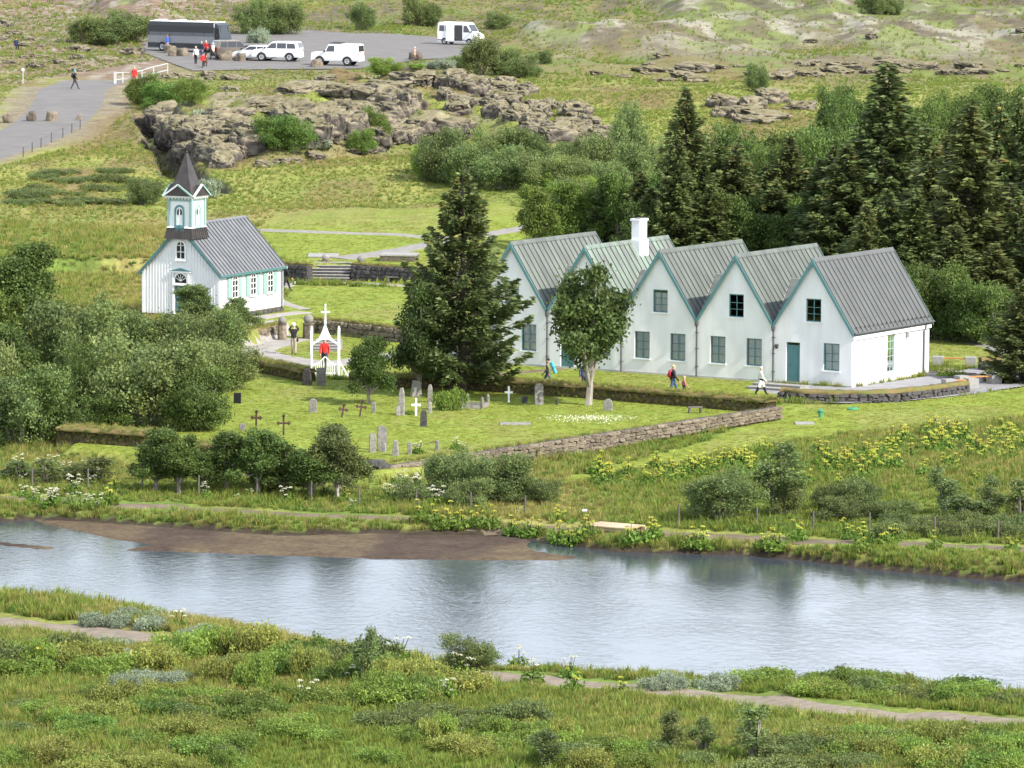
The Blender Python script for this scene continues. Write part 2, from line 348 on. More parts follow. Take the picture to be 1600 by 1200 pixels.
# ------------------------------------------------------------------ ground
def build_ground():
    ys = np.concatenate([np.linspace(-400, 150, 12), np.linspace(160, 184, 10), np.arange(184.5, 400, .45), np.arange(400, 760, .8), 760 * 1.055 ** np.arange(1, 52)])
    t = np.linspace(-1, 1, 321); side = np.array([1.08, 1.2, 1.4, 1.8, 2.6, 4, 7, 12, 25]); t = np.concatenate([-side[::-1], t, side])
    yy, tt = np.meshgrid(ys, t, indexing='ij'); xx = tt * (np.maximum(yy, 60) * .104 + 3)
    zz = height(xx, yy)
    nr, nc = yy.shape
    V = np.stack([xx.ravel(), yy.ravel(), zz.ravel()], 1)
    i = np.arange(nr * nc).reshape(nr, nc)
    F = np.stack([i[:-1, :-1].ravel(), i[:-1, 1:].ravel(), i[1:, 1:].ravel(), i[1:, :-1].ravel()], 1)
    col = ground_colour(xx.ravel(), yy.ravel(), zz)
    me = npmesh('ground', V, F, groundmat(), col, True)
    o = bpy.data.objects.new('ground', me); C.objects.link(o); o['kind'] = 'structure'
    return o
def groundmat():
    m = bpy.data.materials.new('ground'); m.use_nodes = True; n = m.node_tree.nodes; l = m.node_tree.links
    b = n['Principled BSDF']; b.inputs['Roughness'].default_value = .95; b.inputs['Specular IOR Level'].default_value = .1
    at = n.new('ShaderNodeAttribute'); at.attribute_name = 'col'
    tc = n.new('ShaderNodeTexCoord')
    n1 = n.new('ShaderNodeTexNoise'); n1.inputs['Scale'].default_value = 4; n1.inputs['Detail'].default_value = 8; l.new(tc.outputs['Object'], n1.inputs[0])
    n2 = n.new('ShaderNodeTexNoise'); n2.inputs['Scale'].default_value = .7; n2.inputs['Detail'].default_value = 5; l.new(tc.outputs['Object'], n2.inputs[0])
    r1 = n.new('ShaderNodeMapRange'); r1.inputs[1].default_value = .3; r1.inputs[2].default_value = .7; r1.inputs[3].default_value = .74; r1.inputs[4].default_value = 1.26; l.new(n1.outputs[0], r1.inputs[0])
    r2 = n.new('ShaderNodeMapRange'); r2.inputs[1].default_value = .3; r2.inputs[2].default_value = .7; r2.inputs[3].default_value = .82; r2.inputs[4].default_value = 1.18; l.new(n2.outputs[0], r2.inputs[0])
    mu = n.new('ShaderNodeMath'); mu.operation = 'MULTIPLY'; l.new(r1.outputs[0], mu.inputs[0]); l.new(r2.outputs[0], mu.inputs[1])
    hs = n.new('ShaderNodeHueSaturation'); l.new(at.outputs['Color'], hs.inputs['Color']); l.new(mu.outputs[0], hs.inputs['Value'])
    rh = n.new('ShaderNodeMapRange'); rh.inputs[1].default_value = .3; rh.inputs[2].default_value = .7; rh.inputs[3].default_value = .488; rh.inputs[4].default_value = .512; l.new(n2.outputs[0], rh.inputs[0]); l.new(rh.outputs[0], hs.inputs['Hue'])
    l.new(hs.outputs[0], b.inputs['Base Color'])
    bp = n.new('ShaderNodeBump'); bp.inputs['Strength'].default_value = .6; bp.inputs['Distance'].default_value = .12; l.new(n1.outputs[0], bp.inputs['Height']); l.new(bp.outputs[0], b.inputs['Normal'])
    return m
LAWNS = [YARD, [tuple(GZ(a, b, 0)) for a, b in [(370, 545), (480, 520), (640, 535), (760, 562), (640, 600), (507, 590), (390, 572)]],
  [tuple(GZ(a, b, .8)) for a, b in [(400, 500), (450, 470), (450, 445), (700, 452), (760, 500), (640, 530), (520, 515), (430, 515)]],
  [tuple(GZ(a, b, 1.9)) for a, b in [(400, 366), (440, 405), (700, 430), (800, 400), (850, 350), (780, 335), (600, 340), (430, 348)]],
  [tuple(GZ(a, b, 0)) for a, b in [(640, 595), (740, 560), (1215, 592), (1215, 625), (1150, 628), (900, 612)]],
  [tuple(GZ(a, b, 0)) for a, b in [(1440, 520), (1570, 530), (1620, 560), (1620, 580), (1440, 570)]],
  [tuple(GZ(a, b, -.1)) for a, b in [(1215, 636), (1330, 634), (1510, 622), (1640, 600), (1640, 650), (1500, 668), (1330, 672), (1180, 690), (1040, 712), (900, 735), (870, 730), (1100, 680)]]]
def mix(c, d, w):
    w = np.clip(w, 0, 1)[..., None]; return c * (1 - w) + np.asarray(d, float) * w
def is_lawn(x, y):
    r = np.zeros(np.shape(x), bool)
    for p in LAWNS: r |= pip(x, y, p)
    return r
def ground_colour(x, y, zz):
    n1 = fbm(x * .25, y * .10, 101); n2 = fbm(x * .09, y * .035, 113); n3 = fbm(x * .9, y * .4, 127)
    c = np.zeros(x.shape + (3,)) + np.array((.14, .19, .04))
    c = mix(c, (.2, .215, .055), sst(.42, .62, n1)); c = mix(c, (.27, .22, .085), sst(.56, .7, n2) * .7)
    c = mix(c, (.085, .125, .03), sst(.55, .72, n3) * .6)
    lw = np.zeros(x.shape)
    for p in LAWNS: lw = np.maximum(lw, poly_soft(x, y, p, .4))
    lawn = np.zeros(c.shape) + np.array((.192, .228, .038)); lawn = mix(lawn, (.205, .21, .058), sst(.48, .66, n1) * .8); lawn = mix(lawn, (.16, .21, .036), sst(.5, .7, n3) * .6)
    c = c * (1 - lw[..., None]) + lawn * lw[..., None]
    # meadow hillside, heath and lava behind
    hb = sst(395, 440, y)
    heath = np.zeros(c.shape) + np.array((.195, .215, .05)); heath = mix(heath, (.24, .24, .068), sst(.4, .6, n1)); heath = mix(heath, (.17, .115, .065), sst(.52, .66, n2) * .8)
    c = c * (1 - hb[..., None]) + heath * hb[..., None]
    hf = sst(500, 560, y); n4 = fbm(x * .05, y * .02, 151)
    hh = np.zeros(c.shape) + np.array((.17, .148, .062)); hh = mix(hh, (.15, .125, .07), sst(.45, .6, n4)); hh = mix(hh, (.12, .16, .035), sst(.6, .68, n1) * .8)
    c = c * (1 - hf[..., None]) + hh * hf[..., None]
    lv = lava_far(x, y) * sst(545, 600, y)
    n5 = fbm(x * .22 + 9, y * .045, 191, 5); n6 = fbm(x * .5, y * .16, 197, 4); c = mix(c, (.27, .25, .19), lv * sst(.36, .5, n5)); c = mix(c, (.13, .105, .07), lv * sst(.5, .58, n6) * .8); c = mix(c, (.15, .175, .05), lv * sst(.56, .64, n5) * .9); c = mix(c, (.12, .10, .065), sst(545, 600, y) * sst(.57, .64, n6) * .7)
    mo = sst(.2, .6, poly_soft(x, y, MOUND, 6) + (n1 - .5) * .5)
    c = mix(c, (.22, .19, .12), mo * sst(.36, .52, n1)); c = mix(c, (.155, .11, .055), mo * sst(.52, .62, fbm(x * .2, y * .1, 171)) * .9); c = mix(c, (.14, .16, .045), mo * sst(.58, .68, n2))
    n7 = fbm(x * .35, y * .07, 211, 5); far_ = sst(600, 660, y); c = mix(c, (.12, .15, .042), far_ * sst(.54, .62, n7) * .7); c = mix(c, (.10, .085, .06), far_ * sst(.44, .38, n7) * .7)
    lt = sst(-28, -36, x) * sst(470, 505, y)          # bare stony ground left of the car park
    c = mix(c, (.19, .135, .095), lt * sst(.38, .55, n1)); c = mix(c, (.27, .235, .19), lt * sst(.55, .65, n3) * .8)
    # bare dark rock on steep faces of the lava
    gy = np.gradient(zz, axis=0) / .8; gx = np.gradient(zz, axis=1) / .33; sl = np.hypot(gx, gy).ravel()
    rock = np.clip(mo + lv + (seg_dist(x, y, CREV) < 3.5), 0, 1) * sst(.7, 1.5, sl)
    c = mix(c, (.085, .075, .068), rock)
    # gravel apron of the road
    rd = seg_dist(x, y, ROADC); c = mix(c, (.20, .17, .115), (1 - sst(3.0, 5.5, rd + 4 * (n1 - .5))) * (y < 520))
    # river
    yb, yn = yfar(x), ynear(x); d = y - yb; inr = (d < .35) & (y > yn - .3)
    c = np.where(inr[..., None], mix(np.zeros(c.shape) + np.array((.108, .08, .05)), (.07, .05, .037), sst(.45, .6, n1)), c)
    c = np.where(((d >= -.4) & (d < .45))[..., None], np.array((.045, .035, .025)), c)
    return c
build_ground()

# water
def watermat():
    m = bpy.data.materials.new('river water'); m.use_nodes = True; n = m.node_tree.nodes; l = m.node_tree.links
    b = n['Principled BSDF']; b.inputs['Base Color'].default_value = (.045, .056, .068, 1); b.inputs['Roughness'].default_value = .11; b.inputs['IOR'].default_value = 1.333
    b.inputs['Specular IOR Level'].default_value = .5
    tc = n.new('ShaderNodeTexCoord'); mp = n.new('ShaderNodeMapping'); mp.inputs['Scale'].default_value = (1.3, .8, 1); mp.inputs['Rotation'].default_value = (0, 0, .25)
    n1 = n.new('ShaderNodeTexNoise'); n1.inputs['Scale'].default_value = 2.2; n1.inputs['Detail'].default_value = 6; n1.inputs['Roughness'].default_value = .6; n1.inputs['Distortion'].default_value = .6
    l.new(tc.outputs['Object'], mp.inputs[0]); l.new(mp.outputs[0], n1.inputs[0])
    bp = n.new('ShaderNodeBump'); bp.inputs['Strength'].default_value = 1; bp.inputs['Distance'].default_value = .026
    n2 = n.new('ShaderNodeTexNoise'); n2.inputs['Scale'].default_value = .11; n2.inputs['Detail'].default_value = 3; n2.inputs['Distortion'].default_value = .8; l.new(mp.outputs[0], n2.inputs[0])   # calm and ruffled patches
    mr = n.new('ShaderNodeMapRange'); mr.inputs[1].default_value = .38; mr.inputs[2].default_value = .62; mr.inputs[3].default_value = .35; mr.inputs[4].default_value = 1; l.new(n2.outputs[0], mr.inputs[0]); l.new(mr.outputs[0], bp.inputs['Strength'])
    l.new(n1.outputs[0], bp.inputs['Height']); l.new(bp.outputs[0], b.inputs['Normal'])
    return m
def build_water():
    xs = np.linspace(-160, 160, 81); V = []; F = []
    for x in xs: V += [(x, float(ynear(x)) - 1.2, WATER), (x, float(yfar(x)) + .55, WATER)]
    for i in range(len(xs) - 1): F.append((2 * i, 2 * i + 2, 2 * i + 3, 2 * i + 1))
    o = bpy.data.objects.new('river_water', npmesh('river_water', V, F, watermat())); C.objects.link(o); o['kind'] = 'structure'
build_water()

# ribbons and paved areas that follow the ground
def ribbon(name, pts, width, m, lift=.03, wob=.12, world=False):
    P = [Vector(p) for p in pts] if world else [G(a, b) for a, b in pts]
    Q = []
    for i in range(len(P) - 1):                 # Catmull-Rom
        p0, p1, p2, p3 = P[max(i - 1, 0)], P[i], P[i + 1], P[min(i + 2, len(P) - 1)]
        k = max(2, int((p2 - p1).length / .5))
        for j in range(k):
            t = j / k; Q.append(.5 * ((2 * p1) + (p2 - p0) * t + (2 * p0 - 5 * p1 + 4 * p2 - p3) * t * t + (3 * p1 - p0 - 3 * p2 + p3) * t ** 3))
    Q.append(P[-1]); V = []; n = 7
    for i, q in enumerate(Q):
        d = Q[min(i + 1, len(Q) - 1)] - Q[max(i - 1, 0)]; d.z = 0; d.normalize(); s = Vector((-d.y, d.x, 0))
        wd = width[min(int(i / len(Q) * len(width)), len(width) - 1)] if hasattr(width, '__len__') else width
        for k in range(n):
            u = (k / (n - 1) - .5) * wd
            if k in (0, n - 1): u *= 1 + wob * (random.random() - .5) * 2
            V.append(q + s * u)
    A = np.array([tuple(v) for v in V]); A[:, 2] = height(A[:, 0], A[:, 1]) + lift
    e = np.arange(len(A)) % n; A[(e == 0) | (e == n - 1), 2] -= lift * 1.4
    F = [(i * n + k, i * n + k + 1, (i + 1) * n + k + 1, (i + 1) * n + k) for i in range(len(Q) - 1) for k in range(n - 1)]
    F = [f[::-1] for f in F]
    o = bpy.data.objects.new(name, npmesh(name, A, F, m, None, True)); C.objects.link(o); o['kind'] = 'structure'
    return o
def area(name, poly, m, lift=.04, cell=.4, z=None):
    poly = [tuple(p) for p in poly]; a = np.array([p[:2] for p in poly]); x0, y0 = a.min(0); x1, y1 = a.max(0)
    xs = np.arange(x0, x1 + cell, cell); ys = np.arange(y0, y1 + cell, cell)
    X, Y = np.meshgrid(xs, ys, indexing='ij'); cx, cy = X[:-1, :-1] + cell / 2, Y[:-1, :-1] + cell / 2
    ins = pip(cx.ravel(), cy.ravel(), poly)
    Z = height(X.ravel(), Y.ravel()) + lift if z is None else np.zeros(X.size) + z
    V = np.stack([X.ravel(), Y.ravel(), Z], 1); i = np.arange(X.size).reshape(X.shape)
    F = np.stack([i[:-1, :-1].ravel(), i[1:, :-1].ravel(), i[1:, 1:].ravel(), i[:-1, 1:].ravel()], 1)[ins]
    used, inv = np.unique(F.ravel(), return_inverse=True)
    o = bpy.data.objects.new(name, npmesh(name, V[used], inv.reshape(F.shape), m, None, True)); C.objects.link(o); o['kind'] = 'structure'
    return o
ribbon('road', [tuple(p) for p in ROADC[:8]], 6.6, ASPH, .05, .05, True)
area('car_park', PARK, ASPH, .07)
ribbon('river_path', [(-60, 967), (0, 974), (90, 981), (160, 990), (240, 1004)], 2.6, RGRAVEL, .04)
ribbon('river_path', [(560, 1026), (640, 1040), (740, 1056), (880, 1068), (1050, 1082), (1160, 1094), (1300, 1108), (1450, 1120), (1600, 1132)], 2.0, RGRAVEL, .04)
ribbon('dirt_track', [(-60, 776), (60, 782), (160, 788), (330, 798), (480, 806), (600, 810), (760, 820), (900, 828), (1060, 836), (1180, 842), (1300, 848), (1450, 852), (1640, 862)], 1.3, DIRT, .03, .3)
ribbon('lawn_path', [(380, 358), (480, 362), (600, 366), (680, 372), (740, 372), (830, 352)], 1.5, GRAVEL, .03)
ribbon('lawn_path', [(525, 404), (580, 398), (640, 388), (690, 376)], [2.6, 2.4, 2.0, 1.6], GRAVEL, .03)
ribbon('church_path', [(440, 447), (475, 440), (560, 443), (640, 447)], 1.0, FLAG, .03)
ribbon('church_path', [(452, 446), (425, 458), (440, 472), (480, 484)], .9, FLAG, .03)
ribbon('church_path', [(400, 498), (430, 493), (475, 488)], 1.6, FLAG, .03)
ribbon('gate_path', [(300, 514), (380, 508), (450, 511)], 1.8, FLAG, .035)
ribbon('gate_path', [(456, 530), (425, 539), (400, 547), (418, 556), (460, 563), (510, 569), (580, 561), (660, 551), (730, 555)], 2.5, FLAG, .035)
ribbon('house_path', [(700, 600), (790, 585), (880, 577)], 1.1, DIRT, .03, .3)
ribbon('garden_path', [(1450, 528), (1520, 535), (1570, 548), (1590, 562)], 1.6, GRAVEL, .03)
ribbon('side_path', [(150, 384), (220, 384), (280, 383)], .6, GRAVEL, .03)
#@@PART2
# ------------------------------------------------------------------ buildings
def strip_wall(mb, xs, top, bottom, holes, place, depth, m=0):
    """wall with real openings. place(u, v, d) -> xyz, d = distance into the wall"""
    ux = sorted(set([round(x, 4) for x in xs] + [round(h[i], 4) for h in holes for i in (0, 1)]))
    for a, b in zip(ux[:-1], ux[1:]):
        c = (a + b) / 2; hs = sorted([h for h in holes if h[0] < c < h[1]], key=lambda h: h[2]); lo = (bottom, bottom)
        for h in hs:
            mb.add([place(a, lo[0], 0), place(b, lo[1], 0), place(b, h[2], 0), place(a, h[2], 0)], [(0, 1, 2, 3)], m); lo = (h[3], h[3])
        mb.add([place(a, lo[0], 0), place(b, lo[1], 0), place(b, top(b), 0), place(a, top(a), 0)], [(0, 1, 2, 3)], m)
    for h in holes:
        q = [(h[0], h[2]), (h[1], h[2]), (h[1], h[3]), (h[0], h[3])]
        for (u0, v0), (u1, v1) in zip(q, q[1:] + q[:1]):
            mb.add([place(u0, v0, 0), place(u1, v1, 0), place(u1, v1, depth), place(u0, v0, depth)], [(0, 3, 2, 1)], m)
def window(par, h, place, cols, rows, frame_m, curtain=None, dep=.1, sill=True, fw=.055, bar=.022, name='window', ratio=None):
    u0, u1, v0, v1 = h
    def bx(a, b, c, d, e, f):             # box in wall coordinates
        m = MB(); P = [place(x, z, y) for z in (c, d) for y in (e, f) for x in (a, b)]
        return m.add(P, [(0, 1, 3, 2), (4, 6, 7, 5), (0, 4, 5, 1), (2, 3, 7, 6), (0, 2, 6, 4), (1, 5, 7, 3)])
    fr = MB()
    for a, b, c, d in ((u0, u0 + fw, v0, v1), (u1 - fw, u1, v0, v1), (u0 + fw, u1 - fw, v0, v0 + fw), (u0 + fw, u1 - fw, v1 - fw, v1)):
        q = bx(a, b, c, d, dep - .05, dep); fr.add(q.v, q.f)
    W = fr.build(name, frame_m, par)
    a0, a1, b0, b1 = u0 + fw, u1 - fw, v0 + fw, v1 - fw
    us = [a0 + (a1 - a0) * i / cols for i in range(cols + 1)]
    vs = [b0 + (b1 - b0) * r for r in (ratio or [i / rows for i in range(rows + 1)])]
    for u in us[1:-1]: bx(u - bar, u + bar, b0, b1, dep - .04, dep - .003).build('mullion', frame_m, W)
    for i, v in enumerate(vs[1:-1]): bx(a0, a1, v - bar * .7, v + bar * .7, dep - .037, dep - .006).build('glazing_bar', frame_m, W)
    for i in range(cols):
        for j in range(len(vs) - 1):
            bx(us[i], us[i + 1], vs[j], vs[j + 1], dep - .022, dep - .016).build('pane', GLASS, W)
    if curtain is not None:
        m = MB(); n = 18
        for i in range(n):
            t = [a0 + (a1 - a0) * (i + k) / n for k in (0, 1)]; dd = [dep + .06 + .02 * ((i + k) % 2) for k in (0, 1)]
            m.add([place(t[0], b0, dd[0]), place(t[1], b0, dd[1]), place(t[1], b0 + (b1 - b0) * curtain, dd[1]), place(t[0], b0 + (b1 - b0) * curtain, dd[0])], [(0, 1, 2, 3)])
        m.build('curtain', CURTAIN, W)
    if sill:
        bx(u0 - .07, u1 + .07, v0 - .07, v0 + .004, -.07, dep - .05).build('sill', WPAINT, W)
    return W

def build_house():
    W, L, HV, HA, HS = 4.9, 9.05, 3.257, 6.952, 3.0
    sl = (HA - HV) / (W / 2)
    R = empty('gabled_house', (18.65, 314.7, 0), -math.radians(31.957), 'long white house with five steep gables, grey green metal roofs and teal trim', 'house')
    def top(x):
        u = (-x) % W; return HV + sl * (W / 2 - abs(u - W / 2)) - .06
    front = lambda u, v, d: (u, d, v)
    holes = []; spec = []
    for k in range(5):                     # k = 0 is the gable with the forecourt
        b = -W * (k + 1)
        lowers = [(.82, 1.80), (3.14, 4.12)]
        if k == 0: lowers = [(3.12, 4.12)]; holes.append((b + .77, b + 1.64, 0.05, 2.30)); spec.append('door')
        if k == 3: lowers = [(3.14, 4.12)]; holes.append((b + .84, b + 1.72, 0.05, 2.28)); spec.append('door')
        for a, c in lowers: holes.append((b + a, b + c, .85, 2.37)); spec.append('low')
        holes.append((b + 2.0, b + 2.95, 3.50, 4.78)); spec.append('up_open' if k < 2 else 'up')
    mb = MB()
    xs = [-W * i / 2 for i in range(11)]
    strip_wall(mb, xs, top, -.4, holes, front, .16)
    mb.build('front_wall', WHITE, R)
    mb = MB(); strip_wall(mb, xs, top, -.4, [], lambda u, v, d: (u, L - d, v), .1); mb.build('back_wall', WHITE, R)
    side = lambda u, v, d: (0 - d, u, v)
    sh = (4.1, 5.0, .5, 2.66)
    mb = MB(); strip_wall(mb, [0, L], lambda u: HV - .08, -.4, [sh], side, .16); mb.build('side_wall', WHITE, R)
    mb = MB(); strip_wall(mb, [0, L], lambda u: HV - .08, -.4, [], lambda u, v, d: (-5 * W + d, u, v), .1); mb.build('side_wall', WHITE, R)
    for h, s in zip(holes, spec):
        if s == 'door':
            d = MB().box(h[0] + .06, h[1] - .06, .10, .15, h[2], h[3] - .22).build('door', TEAL, R)
            for a, b in ((h[0], h[0] + .06), (h[1] - .06, h[1])): MB().box(a, b, .08, .155, h[2], h[3]).build('door_frame', TEAL, d)
            MB().box(h[0] + .06, h[1] - .06, .08, .152, h[3] - .22, h[3] - .16).build('door_frame', TEAL, d)
            for i in range(3):
                w_ = (h[1] - h[0] - .12) / 3; MB().box(h[0] + .07 + i * w_, h[0] + .05 + (i + 1) * w_, .11, .12, h[3] - .16, h[3] - .01).build('pane', GLASS, d)
            MB().bar((h[0] + .14, .05, 1.05), (h[0] + .26, .05, 1.05), .025, .025).build('handle', DARKMETAL, d)
            for z0, z1 in ((.25, .95), (1.15, 1.9)): MB().box(h[0] + .2, h[1] - .2, .085, .1, z0, z1).build('door_panel', TEAL, d)
        elif s == 'low': window(R, h, front, 2, 3, TEAL, 1.0, ratio=[0, .33, .64, 1])
        else: window(R, h, front, 2, 3, TEAL, None if s == 'up_open' else .9, ratio=[0, .33, .64, 1])
    window(R, sh, side, 2, 5, PTEAL, 1.0, fw=.05, bar=.025)
    # dark room behind the openings
    MB().box(-5 * W + .4, -.4, .45, L - .4, -.3, 3.1).build('interior', mat('dark interior', (.05, .05, .05)), R)
    for k in range(5):
        c = -W * (k + .5); oh = .14
        M_ = COPPER2 if k == 3 else (ZINC if k == 0 else COPPER)
        er = W / 2 + (.17 if k == 0 else -.01); el = W / 2 + (.17 if k == 4 else -.01); th = .09
        nrm = math.hypot(1, sl)
        rm = MB()
        for sg, e in ((1, er), (-1, el)):
            prof = [(c, HA), (c + sg * e, HA - sl * e), (c + sg * e, HA - sl * e - th * nrm), (c, HA - th * nrm)]
            rm.prism([(x, -oh, z) for x, z in prof], (0, L + 2 * oh, 0))
        roof = fixn(rm.build('roof', M_, R))
        dirv = Vector((1, 0, -sl)).normalized(); 
        n = 19
        for sg, e in ((1, er), (-1, el)):
            dv = Vector((sg, 0, -sl)); nn = Vector((sg * sl, 0, 1)).normalized()
            me = None
            for i in range(n):
                y = -oh + .06 + (L + 2 * oh - .12) * i / (n - 1)
                if me is None:
                    me = MB().bar(Vector((c, 0, HA)) + nn * .03 + dv * .03, Vector((c, 0, HA)) + nn * .03 + dv * (e - .01), .022, .05, nn).mesh('roof_seam', SEAM)
                inst('roof_seam', me, roof, (0, y, 0))
        rc = MB()
        rc.prism([(c - .13, -oh - .01, HA - .14 * sl + .09), (c, -oh - .01, HA + .09), (c + .13, -oh - .01, HA - .14 * sl + .09), (c + .13, -oh - .01, HA - .14 * sl + .05), (c, -oh - .01, HA + .02), (c - .13, -oh - .01, HA - .14 * sl + .05)], (0, L + 2 * oh + .02, 0))
        fixn(rc.build('ridge_cap', M_, roof))
        for sg, e in ((1, er), (-1, el)):
            bw = .16
            q = [(c, HA + .03), (c + sg * e, HA + .03 - sl * e), (c + sg * (e), HA - sl * e - bw * 1.5), (c, HA - bw * 1.75)]
            for y0 in (-oh - .055, L + oh + .005):
                fixn(MB().prism([(x, y0, z) for x, z in q], (0, .05, 0)).build('bargeboard', TEAL, R))
    for k in range(1, 5):                  # crickets that close the valleys
        x = -W * k; hc = 2.15; wv = hc / sl + .04
        mb = MB(); v = [(x, .05, HV - .02), (x - wv, L / 2 - .1, HV + hc), (x + wv, L / 2 - .1, HV + hc), (x, L - .05, HV - .02)]
        mb.add(v, [(0, 2, 1), (1, 2, 3)]); cr_ = mb.build('valley_cricket', COPPER, R)
        MB().tube([v[0], v[1]], .035, 5).tube([v[1], v[2]], .035, 5).tube([v[0], v[2]], .035, 5).build('flashing', mat('pale flashing', (.34, .33, .31)), cr_)
        p = MB().tube([(x, -.10, HV - .35), (x, -.10, .05)], .05, 8).build('downpipe', PIPE, R)
        MB().lathe([(.05, 0), (.11, .12), (.12, .3), (.1, .32)], 8, (x, -.12, HV - .42)).build('hopper', PIPE, p)
        for z in (.6, 1.6, 2.5): MB().box(x - .08, x + .08, -.15, -.0, z, z + .04).build('pipe_bracket', PIPE, p)
    # cornice, gutter and pipe of the end wall
    MB().box(.003, .13, -.02, L + .02, 2.62, HV - .2).build('cornice', WHITE, R)
    zg = HA - sl * (W / 2 + .17)
    g = MB(); g.tube([(.24, -.14, zg - .02), (.24, L + .14, zg - .02)], .06, 8); g.build('gutter', PIPE, R)
    MB().tube([(.22, 8.3, zg - .05), (.19, 8.3, 2.7), (.08, 8.3, 2.5), (.08, 8.3, .02)], .05, 8).build('downpipe', PIPE, R)
    for i in range(18):
        y = .3 + i * .5; MB().box(.06, .12, y, y + .07, zg + .24, zg + .33).build('snow_guard', DARKMETAL, R)
    l = MB().box(-4.75, -4.62, -.22, -.0, 2.02, 2.14).build('wall_lamp', DARKMETAL, R)
    MB().tube([(-4.69, -.16, 2.06), (-4.6, -.26, 1.98)], [.05, .09], 8).build('lamp_shade', DARKMETAL, l)
    MB().lathe([(.09, -.14), (.11, 0), (.09, .14)], 8, (.10, 6.3, 2.42)).build('wall_lamp', CONC, R)
    # chimney on the second gable from the left
    c = -W * 3.5
    ch = MB().box(c - .02, c + .50, 5.1, 5.95, HA - 1.2, HA + 1.15).build('chimney', WHITE, R)
    MB().box(c - .08, c + .56, 5.04, 6.01, HA + 1.15, HA + 1.28).build('chimney_cap', WHITE, ch)
    MB().box(c + .08, c + .4, 5.25, 5.8, HA + 1.27, HA + 1.33).build('flue', DARKMETAL, ch)
    MB().box(c - .08, c + .57, 5.02, 6.03, HA - 1.3, HA + .08).build('chimney_base', WHITE, ch)
    # plinth strip and door steps
    MB().box(-5 * W - .03, .03, -.03, -.004, -.4, .10).build('plinth', mat('grey plinth', (.5, .5, .48), (.42, .42, .4), 2), R)
    return R
HOUSE = build_house()

def arch_pts(cx, w_, z0, z1, n=8, pointed=0.0):
    r = w_ / 2; zs = z1 - r * (1 + pointed)
    p = [(cx - r, z0), (cx + r, z0), (cx + r, zs)]
    for i in range(1, n):
        a = math.pi * i / n; p.append((cx + r * math.cos(a), zs + r * (1 + pointed) * math.sin(a)))
    return p + [(cx - r, zs)]
def arch_window(par, cx, w_, z0, z1, place, name, mframe, glass=GLASS, bars=True, fr=.07, back=True):
    """frame ring, bars and glass that stand a little proud of the wall"""
    o = arch_pts(cx, w_ + 2 * fr, z0 - fr, z1 + fr); i = arch_pts(cx, w_, z0, z1); n = len(o)
    mb = MB(); V = [place(u, v, -.07) for u, v in o] + [place(u, v, -.07) for u, v in i] + [place(u, v, 0) for u, v in o] + [place(u, v, -.0) for u, v in i]
    F = []
    for k in range(n):
        j = (k + 1) % n
        F += [(k, j, n + j, n + k), (k, 2 * n + k, 2 * n + j, j), (n + k, n + j, 3 * n + j, 3 * n + k)]
    mb.add(V, F); W = fixn(mb.build(name, mframe, par))
    if back: MB().add([place(u, v, -.008) for u, v in i], [tuple(range(n))]).build('dark_room', mat('dark room', (.03, .032, .036), None), W)
    MB().add([place(u, v, -.03) for u, v in i], [tuple(range(n))]).build('pane', glass, W)
    if bars:
        def bx(a, b, c, d): 
            P = [place(x, z, y) for z in (c, d) for y in (-.055, -.012) for x in (a, b)]
            return fixn(MB().add(P, [(0, 1, 3, 2), (4, 6, 7, 5), (0, 4, 5, 1), (2, 3, 7, 6), (0, 2, 6, 4), (1, 5, 7, 3)]).build('glazing_bar', mframe, W))
        bx(cx - .025, cx + .025, z0, z1)
        nb_ = 3 if (z1 - z0) > 1.1 else 2
        for k in range(1, nb_ + 1):
            z = z0 + (z1 - z0 - w_ * .4) * k / nb_; bx(cx - w_ / 2, cx + w_ / 2, z - .022, z + .022)
    MB().add([place(a, b, d) for b in (z0 - fr - .06, z0 - fr) for d in (-.12, 0) for a in (cx - w_ / 2 - .12, cx + w_ / 2 + .12)], [(0, 1, 3, 2), (4, 6, 7, 5), (0, 4, 5, 1), (2, 3, 7, 6), (0, 2, 6, 4), (1, 5, 7, 3)]).build('sill', mframe, W)
    return W

